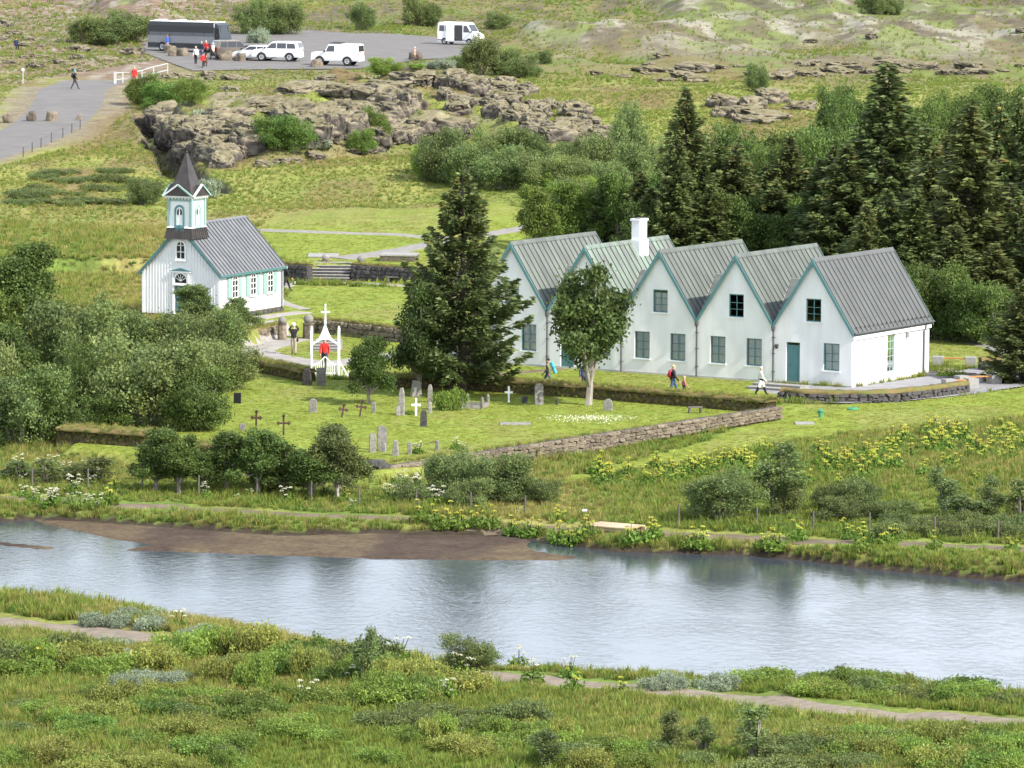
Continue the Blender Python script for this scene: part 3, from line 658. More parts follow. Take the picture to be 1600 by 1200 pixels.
def build_church():
    W, L, HE, HA = 5.228, 7.716, 2.814, 5.686
    sl = (HA - HE) / (W / 2 + .15)
    R = empty('wooden_church', (-17.56, 343.2, .8), -math.radians(26.79), 'small white wooden church with dark metal roof and pointed belfry', 'church')
    c = -W / 2
    topf = lambda x: HA - .1 - sl * abs(x - c)
    front = lambda u, v, d: (u, d, v)
    dh = (c - .44, c + .44, .35, 2.1)
    mb = MB(); strip_wall(mb, [-W, c, 0], topf, .28, [dh], front, .12); mb.build('front_wall', WPAINT, R)
    mb = MB(); strip_wall(mb, [-W, c, 0], topf, .28, [], lambda u, v, d: (u, L - d, v), .1); mb.build('back_wall', WPAINT, R)
    mb = MB(); mb.box(-.1, 0, 0, L, .28, HE - .02); mb.build('side_wall', WPAINT, R)
    mb = MB(); mb.box(-W, -W + .1, .0, L, .28, HE - .02); mb.build('side_wall', WPAINT, R)
    pl = MB().box(-W - .06, .06, -.06, L + .06, -.5, .28).build('plinth', STONE, R)
    sm = [rock_mesh('plinth_stone', (.26, .08, .13), BASALT, s) for s in range(3)]
    for i in range(15): inst('stone', sm[i % 3], pl, (.07, .25 + i * .52, .10 + .02 * (i % 2)), (0, 0, math.pi / 2))
    # vertical boards with battens on the gable front, horizontal clapboards on the side
    for i in range(26):
        x = -W + .1 + i * (W - .2) / 25; t = topf(x) - .06
        segs = [(.3, t)]
        if abs(x - c) < .62: segs = [(3.12, 3.52), (4.92, t)] if abs(x - c) < .4 else [(3.12, t)]
        for a, b in segs:
            if b > a + .05: MB().box(x - .025, x + .025, -.035, -.002, a, b).build('batten', WPAINT, R)
    for j in range(16):
        z = .32 + j * .152; MB().add([(.004, .0, z), (.045, .0, z), (.006, .0, z + .15), (.004, L, z), (.045, L, z), (.006, L, z + .15)], [(0, 1, 2), (3, 5, 4), (1, 4, 5, 2), (0, 3, 4, 1)]).build('clapboard', WPAINT, R)
    for x, y in ((0, 0), (-W, 0), (0, L)): MB().box(x - .07, x + .07, y - .055, y + .065, .28, HE).build('corner_board', WPAINT, R)
    # roof
    rm = MB(); e = W / 2 + .22
    for sg in (1, -1):
        rm.prism([(c, -.18, HA), (c + sg * e, -.18, HA - sl * e), (c + sg * e, -.18, HA - sl * e - .1), (c, -.18, HA - .12)], (0, L + .36, 0))
    roof = fixn(rm.build('roof', CHROOF, R))
    for sg in (1, -1):
        dv = Vector((sg, 0, -sl)); nn = Vector((sg * sl, 0, 1)).normalized()
        me = MB().bar(Vector((c, 0, HA)) + nn * .025 + dv * .03, Vector((c, 0, HA)) + nn * .025 + dv * (e - .01), .032, .045, nn).mesh('roof_seam', mat('dark seam', (.07, .072, .08)))
        for i in range(20): inst('roof_seam', me, roof, (0, -.13 + i * (L + .26) / 19, 0))
        q = [(c, HA + .02), (c + sg * e, HA + .02 - sl * e), (c + sg * e, HA - sl * e - .2), (c, HA - .24)]
        for y0 in (-.235, L + .185): fixn(MB().prism([(x, y0, z) for x, z in q], (0, .05, 0)).build('bargeboard', MTEAL, R))
        MB().bar((c + sg * e, -.18, HA - sl * e - .07), (c + sg * e, L + .18, HA - sl * e - .07), .1, .14).build('eave_board', MTEAL, R)
    fixn(MB().prism([(c - .12, 1.9, HA - .08), (c, 1.9, HA + .06), (c + .12, 1.9, HA - .08)], (0, L + .2 - 1.9, 0)).build('ridge_cap', CHROOF, roof))
    MB().tube([(.14, L - .12, HE - .15), (.1, L - .12, HE - .4), (.1, L - .12, .1)], .04, 8).build('downpipe', PIPE, R)
    # door with fanlight and pediment
    d = MB().box(c - .40, c + .40, .05, .1, .35, 2.08).build('door', mat('dark green door', (.03, .07, .065), (.04, .09, .08), 4), R)
    for x in (-.2, .2):
        for z0, z1 in ((.5, 1.1), (1.25, 1.95)): MB().box(c + x - .14, c + x + .14, .03, .05, z0, z1).build('door_panel', TEAL, d)
    MB().ell((c + .3, .02, 1.2), (.035, .035, .035), 8, 5).build('handle', mat('brass', (.5, .35, .1), None, rough=.3, metal=1), d)
    fan = arch_window(R, c, .80, 2.18, 2.74, front, 'fanlight', WPAINT, bars=False, fr=.09)
    for a in (30, 60, 90, 120, 150):
        MB().bar((c, -.04, 2.28), (c + .38 * math.cos(math.radians(a)), -.04, 2.28 + .42 * math.sin(math.radians(a))), .03, .035, (0, 1, 0)).build('glazing_bar', WPAINT, fan)
    for x in (-.58, .46): MB().box(c + x, c + x + .12, -.09, 0, .3, 2.82).build('door_casing', WPAINT, R)
    MB().box(c - .68, c + .68, -.16, 0, 2.82, 2.90).build('door_cornice', WPAINT, R)
    fixn(MB().prism([(c - .72, -.17, 2.90), (c + .72, -.17, 2.90), (c, -.17, 3.09)], (0, .17, 0)).build('door_pediment', MTEAL, R))
    arch_window(R, c, .54, 3.66, 4.66, front, 'gable_window', WPAINT, fr=.11)
    side = lambda u, v, d: (.05 - d, u, v)
    for y in (1.79, 4.02, 6.13):
        arch_window(R, y, .62, 1.32, 2.58, side, 'side_window', WPAINT, fr=.08)
        for s in (-1, 1):
            a = y + s * .64
            sh = MB().box(.05, .10, a - .21, a + .21, 1.26, 2.64).build('shutter', PTEAL, R)
            for z in (1.33, 1.99): MB().box(.10, .115, a - .15, a + .15, z, z + .55).build('shutter_panel', PTEAL, sh)
    # belfry
    hw, y0, y1 = .76, -.14, 1.5; cy = (y0 + y1) / 2
    def frus(z0, a0, z1, a1, b0=None, b1=None):
        hy = (y1 - y0) / 2; k0, k1 = a0 - hw, a1 - hw
        return MB().add([(c + sx * a, cy + sy * (hy + k), z) for z, a, k in ((z0, a0, k0), (z1, a1, k1)) for sx, sy in ((-1, -1), (1, -1), (1, 1), (-1, 1))], [(0, 3, 2, 1), (4, 5, 6, 7), (0, 1, 5, 4), (1, 2, 6, 5), (2, 3, 7, 6), (3, 0, 4, 7)])
    sk = frus(4.84, hw + .2, 5.5, hw + .06).build('tower_skirt', DARKMETAL, R)
    for i in range(9):
        t = -1 + 2 * i / 8
        MB().bar((c + t * (hw + .2), y0 - .215, 4.84), (c + t * (hw + .06), y0 - .075, 5.5), .03, .03, (0, 1, 0)).build('roof_seam', DARKMETAL, sk)
        MB().bar((c + hw + .215, cy + t * (.995), 4.84), (c + hw + .075, cy + t * .855, 5.5), .03, .03, (1, 0, 0)).build('roof_seam', DARKMETAL, sk)
    frus(4.86, hw, 7.36, hw).build('tower', WPAINT, R)
    frus(5.5, hw + .1, 5.58, hw + .05).build('tower_moulding', WPAINT, R)
    for sx, sy in ((-1, -1), (1, -1), (1, 1), (-1, 1)):
        MB().box(c + sx * hw - .09, c + sx * hw + .09, cy + sy * .795 - .09, cy + sy * .795 + .09, 5.585, 7.3).build('corner_board', PTEAL, R)
    MB().box(c - hw + .09, c + hw - .09, y0 - .03, y0 - .003, 7.1, 7.32).build('frieze', PTEAL, R)
    MB().box(c + hw + .003, c + hw + .03, y0 + .09, y1 - .09, 7.1, 7.32).build('frieze', PTEAL, R)
    tf = lambda u, v, d: (u, y0 + d, v); ts = lambda u, v, d: (c + hw - d, u, v)
    for pl_, cc, mm in ((tf, c, TEAL), (ts, cy, PTEAL)):
        lv = arch_window(R, cc, .46, 5.66, 6.78, pl_, 'louvre_window', mm, glass=WPAINT, bars=False, fr=.11)
        o = arch_pts(cc, .34, 6.28, 6.66)
        MB().add([pl_(u, v, -.034) for u, v in o], [tuple(range(len(o)))]).build('pane', mat('dark pane', (.03, .03, .035), None, rough=.1), lv)
        P = [pl_(x, z, y) for z in (6.26, 6.7) for y in (-.05, -.03) for x in (cc - .03, cc + .03)]
        MB().add(P, [(0, 1, 3, 2), (4, 6, 7, 5), (0, 4, 5, 1), (2, 3, 7, 6), (0, 2, 6, 4), (1, 5, 7, 3)]).build('mullion', WPAINT, lv)
    frus(7.32, hw + .2, 7.42, hw + .24).build('tower_cornice', WPAINT, R)
    for i in range(9):
        t = -1 + 2 * i / 8; MB().box(c + t * .9 - .04, c + t * .9 + .04, y0 - .17, y0 - .08, 7.24, 7.33).build('dentil', WPAINT, R)
        MB().box(c + hw + .08, c + hw + .17, cy + t * .9 - .04, cy + t * .9 + .04, 7.24, 7.33).build('dentil', WPAINT, R)
    # spire: flared pyramid with a small gable on each face
    sp = MB(); rings = [(7.42, hw + .24), (7.75, hw + .02), (8.3, .50), (9.2, .24), (9.95, .03)]
    for (z0, a0), (z1, a1) in zip(rings[:-1], rings[1:]):
        q = frus(z0, a0, z1, a1); sp.add(q.v, q.f)
    S = sp.build('spire', DARKMETAL, R)
    hy = .795 + .25
    for k in range(4):
        rot = Matrix.Rotation(k * math.pi / 2, 4, 'Z'); off = Vector((c, cy, 0))
        tri = [(-.94, -hy + .0, 7.42), (.94, -hy, 7.42), (0, -hy, 8.05)]
        g = MB(); g.prism([off + rot @ Vector(p) for p in tri], rot @ Vector((0, .7, 0))); G_ = fixn(g.build('gablet', DARKMETAL, S))
        for sg in (-1, 1):
            MB().bar(off + rot @ Vector((sg * 1.03, -hy - .02, 7.40)), off + rot @ Vector((0, -hy - .02, 8.10)), .09, .1, rot @ Vector((0, 1, 0))).build('gablet_trim', WPAINT if sg < 0 else PTEAL, S)
    f = MB(); f.tube([(c, cy, 9.9), (c, cy, 10.5)], .022, 6); f.ell((c, cy, 10.02), (.07, .07, .07), 8, 6); f.ell((c, cy, 10.2), (.04, .04, .05), 8, 6); f.build('finial', DARKMETAL, S)
    MB().box(c - .03, c + .28, cy - .012, cy + .012, 10.3, 10.46).build('weathervane', DARKMETAL, S)
    for i in range(3): MB().box(c - .7 - .1 * i, c + .7 + .1 * i, -.35 - .3 * i, -.06 - .3 * i, -.5, .22 - .11 * i).build('door_step', CONC, R)
    return R

_ico = None
def rock_mesh(name, r, m, seed, sub=2, rough=.22, blocky=.55):
    bm = bmesh.new(); bmesh.ops.create_icosphere(bm, subdivisions=sub, radius=1)
    rn = np.random.default_rng(seed + 900)
    ph = rn.uniform(0, 6, 6)
    for v in bm.verts:
        p = v.co.copy()
        q = Vector([math.copysign(abs(a) ** blocky, a) for a in p]); q *= 1 / max(1, q.length * .72)
        k = 1 + rough * (math.sin(3.1 * p.x + ph[0]) * math.sin(2.7 * p.y + ph[1]) + .6 * math.sin(5.3 * p.z + ph[2] + 2 * p.x) + .5 * math.sin(7 * p.y + ph[3]) * math.sin(6 * p.x + ph[4])) + rn.normal() * .04
        v.co = Vector((q.x * r[0], q.y * r[1], q.z * r[2])) * k
    me = bpy.data.meshes.new(name); bm.to_mesh(me); bm.free(); me.materials.append(m)
    if sub > 2: me.polygons.foreach_set('use_smooth', [True] * len(me.polygons))
    return me
build_church()

# ------------------------------------------------------------------ dry-stone and turf walls
STM = {}
def stones_for(m, key):
    if key not in STM: STM[key] = [rock_mesh('stone', (.5, .5, .5), m, s + len(key) * 7, 2, .13, .5) for s in range(6)]
    return STM[key]
def path_pts(pts, step):
    out = []; acc = 0
    for p, q in zip(pts[:-1], pts[1:]):
        L = (Vector(q) - Vector(p)).length; n = max(1, round(L / step))
        for i in range(n): out.append((Vector(p).lerp(Vector(q), (i + .5) / n), (Vector(q) - Vector(p)).normalized(), L / n))
    return out
def wall_body(pts, base, tops, th, jit=.04, step=.5, bulge=0):
    """continuous wall volume along world xy points; base and tops are z functions of arc fraction"""
    P = []
    for p, q in zip(pts[:-1], pts[1:]):
        n = max(1, int((Vector(q) - Vector(p)).length / step))
        P += [Vector(p).lerp(Vector(q), i / n) for i in range(n)]
    P.append(Vector(pts[-1])); mb = MB(); V = []; n = len(P); K = 7
    for i, p in enumerate(P):
        d = (P[min(i + 1, n - 1)] - P[max(i - 1, 0)]); d.z = 0; d.normalize(); s = Vector((d.y, -d.x, 0)); t = i / (n - 1); zb, zt = base(t), tops(t)
        prof = [(-.5, 0), (-.48 - bulge, .5), (-.42, .96), (0, 1.0 + bulge * .3), (.42, .96), (.48 + bulge, .5), (.5, 0)]
        for a, b in prof:
            j = (random.random() - .5) * 2 * jit; V.append(Vector((p.x, p.y, 0)) + s * (a * th + j) + Vector((0, 0, zb + (zt - zb) * b + (j if b > .4 else 0))))
    F = [(i * K + k, i * K + k + 1, (i + 1) * K + k + 1, (i + 1) * K + k) for i in range(n - 1) for k in range(K - 1)]
    F += [tuple(range(K)), tuple(range((n - 1) * K, n * K))[::-1]]
    return mb.add(V, F)
def stone_face(par, pts, z0, z1, th, rows, step, m, key, both=False, topstones=False):
    ms = stones_for(m, key)
    for r in range(rows):
        off = random.random() * step
        for p, d, L in path_pts(pts, step * random.uniform(.9, 1.1)):
            hh = (z1 - z0) / rows; s = Vector((d.y, -d.x, 0)); z = z0 + (r + .5) * hh + random.uniform(-.02, .02)
            sides = (1, -1) if both else (1,)
            for sg in sides:
                c = p + d * random.uniform(-.3, .3) * L + s * sg * (th / 2 - .05 + random.uniform(-.03, .03))
                inst('stone', random.choice(ms), par, (c.x, c.y, z), (random.uniform(-.1, .1), random.uniform(-.1, .1), math.atan2(d.y, d.x) + random.uniform(-.15, .15)), (L * random.uniform(.85, 1.25), .28, hh * random.uniform(.85, 1.2)))
GRASSPTS = []                              # extra grass on wall tops: (x, y, z, size, kind)
def wall_grass(pts, z, th, per_m, size=.3, kind=1):
    for p, d, L in path_pts(pts, 1 / per_m):
        s = Vector((d.y, -d.x, 0)); c = p + s * random.uniform(-.5, .5) * th; GRASSPTS.append((c.x, c.y, z, size * random.uniform(.6, 1.3), kind))
for x in np.arange(-34, 34, .16):         # grass hanging over the far bank
    for k in range(2):
        xx = x + random.uniform(-.1, .1); yy = float(yfar(xx)) + random.uniform(.25, .95); GRASSPTS.append((xx, yy, h1(xx, yy) - .02, random.uniform(.2, .36), 0))
# front wall of the graveyard
B_, C_ = GZ(598, 752, -.62), GZ(1210, 650, -.05)
def wl(p, q, t): return p.lerp(q, t)
B0, C0 = Vector((B_.x, B_.y, 0)), Vector((C_.x, C_.y, 0))
sw = empty('dry_stone_wall', B0, 0, 'long dry stone wall along the grassy slope, front of the graveyard', 'stone wall')
pts = [Vector((0, 0, 0)), C0 - B0]
wall_body(pts, lambda t: -.95 + .6 * t, lambda t: .12 + .32 * t, .55).build('core', BASALT, sw)
ms = stones_for(STONE, 'field'); Lw = pts[1].length; d = pts[1].normalized(); s = Vector((d.y, -d.x, 0))
for r in range(4):
    x = random.random() * .2
    while x < Lw:
        wd = random.uniform(.28, .55); t = x / Lw; zb = -.80 + .65 * t; zt = .14 + .32 * t; hh = (zt - zb) / 4
        c = d * (x + wd / 2) + s * (.30 + random.uniform(-.05, .03))
        inst('stone', random.choice(ms), sw, (c.x, c.y, zb + (r + .5) * hh), (random.uniform(-.15, .15), random.uniform(-.12, .12), math.atan2(d.y, d.x) + random.uniform(-.2, .2)), (wd * 1.12, .3, hh * random.uniform(.95, 1.25)))
        x += wd
wall_grass([B0 + Vector((0, .4, 0)), C0 + Vector((0, .4, 0))], .18, .5, 8, .24)
for i in range(7):                         # corner pier of big blocks
    me = rock_mesh('stone', (.45, .4, .24), BASALT, 40 + i, 2, .12, .4)
    inst('stone', me, sw, (-.35 + .3 * (i % 2), -.1 + .15 * (i % 3), -.95 + .19 * i), (0, 0, i * .7))
# left end: turf wall
A0 = GZ(104, 704, -.55); A0.z = 0; A1 = GZ(230, 716, -.6); A1.z = 0
def turf_wall(name, wpts, zb, zt, th, label, m=TURFSIDE, rows=0, cat='turf wall'):
    o = Vector((wpts[0][0], wpts[0][1], 0)); R = empty(name, o, 0, label, cat); P = [Vector((p[0], p[1], 0)) - o for p in wpts]
    wall_body(P, lambda t: zb, lambda t: zt, th, .06, .35, .06).build('body', m, R, True)
    wall_body([p + Vector((0, 0, 0)) for p in P], lambda t: zt - .06, lambda t: zt + .14, th * 1.15, .05, .3, .04).build('turf_cap', TURF, R, True)
    wall_grass([Vector((p[0], p[1], 0)) for p in wpts], zt + .08, th * 1.1, 22, .22)
    if not rows:
        for p, d, L in path_pts([Vector((p[0], p[1], 0)) for p in wpts], .07):   # dry grass hanging from the turf face
            s = Vector((d.y, -d.x, 0)); c = p + s * (th * .5 + random.uniform(-.02, .08)); GRASSPTS.append((c.x, c.y, random.uniform(max(zb, 0) + .02, zt - .1), random.uniform(.1, .24), 1))
    if rows: stone_face(R, P, zb + .1, zt - .05, th + .08, rows, .36, BASALT, 'basalt')
    return R
turf_wall('turf_wall', [A0, A1 + Vector((.6, .1, 0))], -1.0, .62, 1.7, 'thick reddish turf covered wall end beside the big willow bushes')
turf_wall('turf_wall', [A1 + Vector((.6, .1, 0)), B0 + Vector((-.8, 0, 0))], -1.0, .28, .9, 'low turf wall behind the row of crooked birches')
bk = [GZ(a, b, 0) for a, b in [(548, 604), (620, 606), (700, 606), (800, 613), (900, 620), (1000, 628), (1100, 636), (1205, 645)]]
turf_wall('turf_wall', bk, -.2, .62, .9, 'long turf topped wall between the graveyard and the house lawn')
bl = [GZ(a, b, 0) for a, b in [(330, 572), (400, 578), (482, 596)]]
turf_wall('turf_wall', bl, -.2, .55, .8, 'short brown topped turf wall left of the white lychgate')
# lower terrace wall
def sw2(px, z, zb, zt, th, rows, step, label, m=STONE, key='field', cap=True):
    P = [GZ(a, b, z) for a, b in px]; o = Vector((P[0].x, P[0].y, 0)); R = empty('terrace_wall', o, 0, label, 'stone wall'); L_ = [Vector((p.x, p.y, 0)) - o for p in P]
    wall_body(L_, lambda t: zb, lambda t: zt, th).build('core', BASALT, R)
    stone_face(R, L_, zb + .05, zt, th, rows, step, m, key)
    if cap:
        wall_body([p + Vector((0, .15, 0)) for p in L_], lambda t: zt - .03, lambda t: zt + .12, th * 1.1, .05, .3, .04).build('turf_cap', TURF, R, True)
        wall_grass([Vector((p.x, p.y, 0)) for p in P], zt + .08, th, 14, .18)
    return R
sw2([(372, 538), (400, 535), (440, 524)], 0, -.1, .72, .5, 3, .42, 'low stone wall left of the ball topped gate pillars')
sw2([(490, 520), (530, 523), (620, 534), (700, 540)], 0, -.1, .8, .5, 3, .42, 'low stone wall right of the ball topped gate pillars')
sw2([(444, 436), (484, 440)], .8, .7, 1.82, .5, 4, .4, 'dark stone retaining wall between church and wide steps', BASALT, 'basalt')
sw2([(552, 438), (600, 441), (650, 445), (730, 451)], .8, .7, 1.82, .5, 4, .4, 'dark stone retaining wall behind the long bench', BASALT, 'basalt')
# ------------------------------------------------------------------ vegetation prototypes
def leaf_quads(P, size, rn, flat=.0, long=1.6, N=None):
    n = len(P); a = rn.normal(size=(n, 3)); a[:, 2] *= (1 - flat); a /= np.linalg.norm(a, axis=1)[:, None] + 1e-9
    b = rn.normal(size=(n, 3)); b -= (b * a).sum(1)[:, None] * a; b /= np.linalg.norm(b, axis=1)[:, None] + 1e-9
    s = (size * rn.uniform(.6, 1.3, n))[:, None]
    V = np.stack([P - a * s * long / 2, P + b * s * .5, P + a * s * long / 2, P - b * s * .5], 1).reshape(-1, 3)
    return V, np.arange(4 * n).reshape(n, 4)
def crown(lobes, nclump, per, cr_, size, rn, shell=.45, dens=None):
    """leaves in clumps spread through lobes [(cx,cy,cz,rx,ry,rz)]"""
    w_ = np.array([l[3] * l[4] * l[5] for l in lobes]) ** .75; k = rn.choice(len(lobes), nclump, p=w_ / w_.sum()); L = np.array(lobes)[k]
    u = rn.normal(size=(nclump, 3)); u /= np.linalg.norm(u, axis=1)[:, None]; r = rn.uniform(0, 1, nclump) ** shell
    c = L[:, :3] + u * r[:, None] * L[:, 3:]
    cnt = rn.poisson(per, nclump) + 2; idx = np.repeat(np.arange(nclump), cnt)
    off = rn.normal(size=(len(idx), 3)) * cr_ * rn.uniform(.6, 1.4, nclump)[idx][:, None]; off[:, 2] *= .75
    P = c[idx] + off
    lt_ = rn.uniform(.8, 1.2, len(lobes))[k][idx]; tone = lt_ * rn.uniform(.7, 1.3, nclump)[idx] * rn.uniform(.85, 1.15, len(idx)); warm = rn.uniform(-.08, .1, nclump)[idx]
    keep = P[:, 2] > .03
    P = P[keep]; tone = tone[keep]; warm = warm[keep]
    V, F = leaf_quads(P, size, rn)
    col = np.repeat(np.stack([tone * (1 + warm), tone, tone * (1 - warm)], 1), 4, 0)
    return V, F, col, c
def tree_proto(kind, seed):
    rn = np.random.default_rng(seed); R = random.Random(seed); tr = MB()
    if kind == 'birch':                    # 4 m tall, about 3.4 wide, short stems
        lobes = [(0, 0, 2.2, .9, .9, 1.2)]
        for i in range(13):
            a = i * 2.4 + R.uniform(-.4, .4); q_ = R.random(); d = R.uniform(.55, 1.35) * (1.1 - .6 * q_); lobes.append((d * math.cos(a), d * math.sin(a), 1.0 + 2.6 * q_, R.uniform(.25, .6), R.uniform(.25, .6), R.uniform(.22, .5)))
        V, F, col, c = crown(lobes, 620, 27, .13, .075, rn)
        base = [(0, 0, -.2), (.06, .03, .5), (R.uniform(-.15, .15), R.uniform(-.1, .1), 1.2)]
        tr.tube(base, [.13, .1, .08], 5)
        for l in lobes:
            m_ = Vector(base[-1]).lerp(Vector(l[:3]), .5) + Vector((0, 0, -.1)); tr.tube([base[R.choice((1, 2))], m_, l[:3]], [.06, .045, .02], 5)
    elif kind == 'willow':                 # bush down to the ground, 3 m tall 4 wide
        lobes = [(0, 0, 1.1, 1.4, 1.4, 1.3)]
        for i in range(9):
            a = i * .75 + R.uniform(-.3, .3); d = R.uniform(.7, 1.5); lobes.append((d * math.cos(a), d * math.sin(a), R.uniform(.6, 2.2), R.uniform(.45, .8), R.uniform(.45, .8), R.uniform(.4, .75)))
        V, F, col, c = crown(lobes, 720, 25, .14, .066, rn, .4)
        for l in lobes:
            tr.tube([(l[0] * .15, l[1] * .15, -.1), (l[0] * .6, l[1] * .6, l[2] * .55), (l[0], l[1], l[2])], [.06, .045, .015], 5)
    elif kind == 'wispy':                  # upright airy willow, 3 m tall 1.5 wide
        lobes = []
        for i in range(11):
            a = i * 2.4; d = R.uniform(.05, .5); lobes.append((d * math.cos(a), d * math.sin(a), R.uniform(.5, 2.7), R.uniform(.12, .3), R.uniform(.12, .3), R.uniform(.35, .6)))
        V, F, col, c = crown(lobes, 170, 15, .10, .07, rn, .5)
        for l in lobes: tr.tube([(l[0] * .1, l[1] * .1, -.1), (l[0] * .6, l[1] * .6, l[2] * .6), (l[0], l[1], l[2] + .25)], [.035, .025, .008], 5)
    elif kind == 'mound':                  # dense low shrub, .8 tall 2.4 wide
        lobes = [(0, 0, .25, .95, .95, .4)]
        for i in range(8):
            a = i * .8 + R.uniform(-.3, .3); d = R.uniform(.4, 1.0); lobes.append((d * math.cos(a), d * math.sin(a), R.uniform(.15, .5), R.uniform(.3, .5), R.uniform(.3, .5), R.uniform(.2, .36)))
        V, F, col, c = crown(lobes, 520, 15, .075, .05, rn, .35)
        for l in lobes: tr.tube([(l[0] * .2, l[1] * .2, -.1), (l[0], l[1], l[2])], [.03, .01], 4)
    wood = tr
    return npmesh(kind + '_crown', V, F, BIRCH, col), wood.mesh(kind + '_trunk', BARK)
def spruce_proto(seed, H=11.0, Rm=2.7, low=.03, sparse=1.0, cones=.5, one=False):
    rn = np.random.default_rng(seed); R = random.Random(seed)
    tr = MB().tube([(0, 0, -.3), (0, 0, H * .4), (0, 0, H * .97)], [.024 * H, .014 * H, .02], 8)
    C0, D0, S0, T0 = [], [], [], []
    z = H * low; 
    while z < H * .985:
        f = z / H; rl = Rm * ((1 - f) ** .82) * (1 - .35 * math.exp(-f * 9)) + .12; nb_ = R.randint(5, 7)
        if f > .9: nb_ = 4
        a0 = R.uniform(0, 6.28)
        for b in range(nb_):
            zz = z; z += H * .027 / nb_ * R.uniform(.5, 1.5); f = z / H; rl = Rm * (max(0, 1 - f) ** .82) * (1 - .35 * math.exp(-f * 9)) + .12
            a = a0 + 6.283 * b * .618 + R.uniform(-.5, .5); L = rl * R.uniform(.68, 1.18) * (1.15 if R.random() < .12 else 1); up = .38 * f + R.uniform(-.08, .1); dv = np.array((math.cos(a), math.sin(a), 0)); sv = np.array((-dv[1], dv[0], 0))
            n = max(10, int(L * 40 * sparse)); t = rn.uniform(.12, 1, n) ** .75
            droop = -.16 * L * np.sin(t * math.pi * .8) + up * L * t + .10 * L * t ** 3
            P = np.array((0, 0, z)) + dv * (L * t)[:, None] + np.array((0, 0, 1)) * droop[:, None]
            sd = rn.choice([-1, 1], n); w_ = rn.uniform(0, .42, n) * L * (1.1 - t)
            P = P + sv * (sd * w_)[:, None]; P[:, 2] -= w_ * .3 + rn.normal(0, .10, n)
            D = dv * .75 + sv * (sd * .6)[:, None] + np.array((0, 0, -1)) * rn.uniform(-.15, .35, n)[:, None]
            C0.append(P); D0.append(D); S0.append(rn.uniform(.26, .5, n)); 
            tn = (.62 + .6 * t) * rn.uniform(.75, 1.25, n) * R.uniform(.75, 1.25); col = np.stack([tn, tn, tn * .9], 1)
            br = (rn.uniform(0, 1, n) < cones * max(0, f - .45) * .8) & (t > .55); col[br] = np.array((2.2, 1.4, 1.0)) * rn.uniform(.6, 1.0, (br.sum(), 1)); T0.append(col)
            tr.tube([(0, 0, z), tuple(np.array((0, 0, z)) + dv * L * .5 + np.array((0, 0, -.15 * L + up * L * .5))), tuple(np.array((0, 0, z)) + dv * L * .95 + np.array((0, 0, up * L)))], [.035, .022, .008], 4)
    P = np.concatenate(C0); D = np.concatenate(D0); D /= np.linalg.norm(D, axis=1)[:, None]; S = np.concatenate(S0)[:, None]; T = np.concatenate(T0)
    b = rn.normal(size=P.shape) + np.array((0, 0, .0)); b -= (b * D).sum(1)[:, None] * D; b /= np.linalg.norm(b, axis=1)[:, None]
    V = np.stack([P - D * S * .35, P + b * S * .2, P + D * S * .65, P - b * S * .2], 1).reshape(-1, 3)
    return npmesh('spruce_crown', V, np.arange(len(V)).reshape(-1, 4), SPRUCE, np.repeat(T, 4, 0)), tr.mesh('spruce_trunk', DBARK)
PR = {k: [tree_proto(k, 20 + i * 7 + j) for j in range(n)] for i, (k, n) in enumerate((('birch', 4), ('willow', 4), ('wispy', 3), ('mound', 4)))}
PR['spruce'] = [spruce_proto(3, cones=.25), spruce_proto(5, 11, 3.1, .03, 1, .4), spruce_proto(9, 11, 2.3, .02, 1.1, .15), spruce_proto(15, 11, 2.7, .02, 1.0, .1)]
SIZE = {'birch': (3.5, 4.0), 'willow': (4.2, 2.9), 'wispy': (1.5, 3.0), 'mound': (2.6, .85), 'spruce': (5.2, 11.0)}
_ti = [0]
def plant(name, kind, p, w_, h_, m, label, cat, group, var=None, wood=True, rz=None, wood_m=None):
    _ti[0] += 1; i = _ti[0] if var is None else var
    cr_, tk = PR[kind][i % len(PR[kind])]; sw_, sh_ = SIZE[kind]
    R = empty(name, (p[0], p[1], p[2] - .03), (i * 2.399 % 6.28) if rz is None else rz, label, cat, group); sc = (w_ / sw_, w_ / sw_, h_ / sh_)
    o = inst('crown', cr_, R, sc=sc)
    if m: o.material_slots[0].link = 'OBJECT'; o.material_slots[0].material = m
    if wood: inst('trunk', tk, R, sc=sc)
    return R
def tree_px(name, kind, bx, by, ty, wpx, m, label, cat='tree', group=None, var=None):
    p = G(bx, by); s = pxm(p); h_ = (by - ty) / s; w_ = wpx / s
    return plant(name, kind, p, w_, h_, m, label, cat, group, var)

# --- big willow and birch thicket left of the church
T = 'bushes of the thicket beside the church'
for bx, by, ty, w_, k, m in [(40, 545, 374, 165, 'birch', BIRCHD), (-5, 610, 440, 150, 'birch', BIRCH), (80, 590, 470, 120, 'birch', BIRCHD), (120, 610, 452, 190, 'willow', WILLOW), (205, 575, 468, 160, 'willow', WILLOW),
        (285, 575, 470, 150, 'willow', WILLOW), (345, 565, 468, 120, 'willow', WILLOW), (235, 665, 512, 230, 'willow', WILLOW), (305, 672, 556, 150, 'willow', BIRCHD), (62, 692, 545, 170, 'willow', BIRCHD), (140, 655, 525, 150, 'willow', BIRCHD),
        (30, 695, 565, 190, 'willow', WILLOW), (165, 668, 608, 110, 'willow', BIRCHD), (345, 610, 518, 150, 'willow', WILLOW), (20, 650, 500, 150, 'birch', BIRCHD), (-30, 690, 520, 150, 'willow', WILLOW)]:
    if k == 'birch': tree_px('birch_tree', k, bx, by, ty, w_, m, 'leafy green birch in the thicket left of the church', 'tree', 'birches of the thicket')
    else: tree_px('willow_bush', k, bx, by, ty, w_, m, 'rounded grey green willow bush in the thicket below the church', 'bush', T)
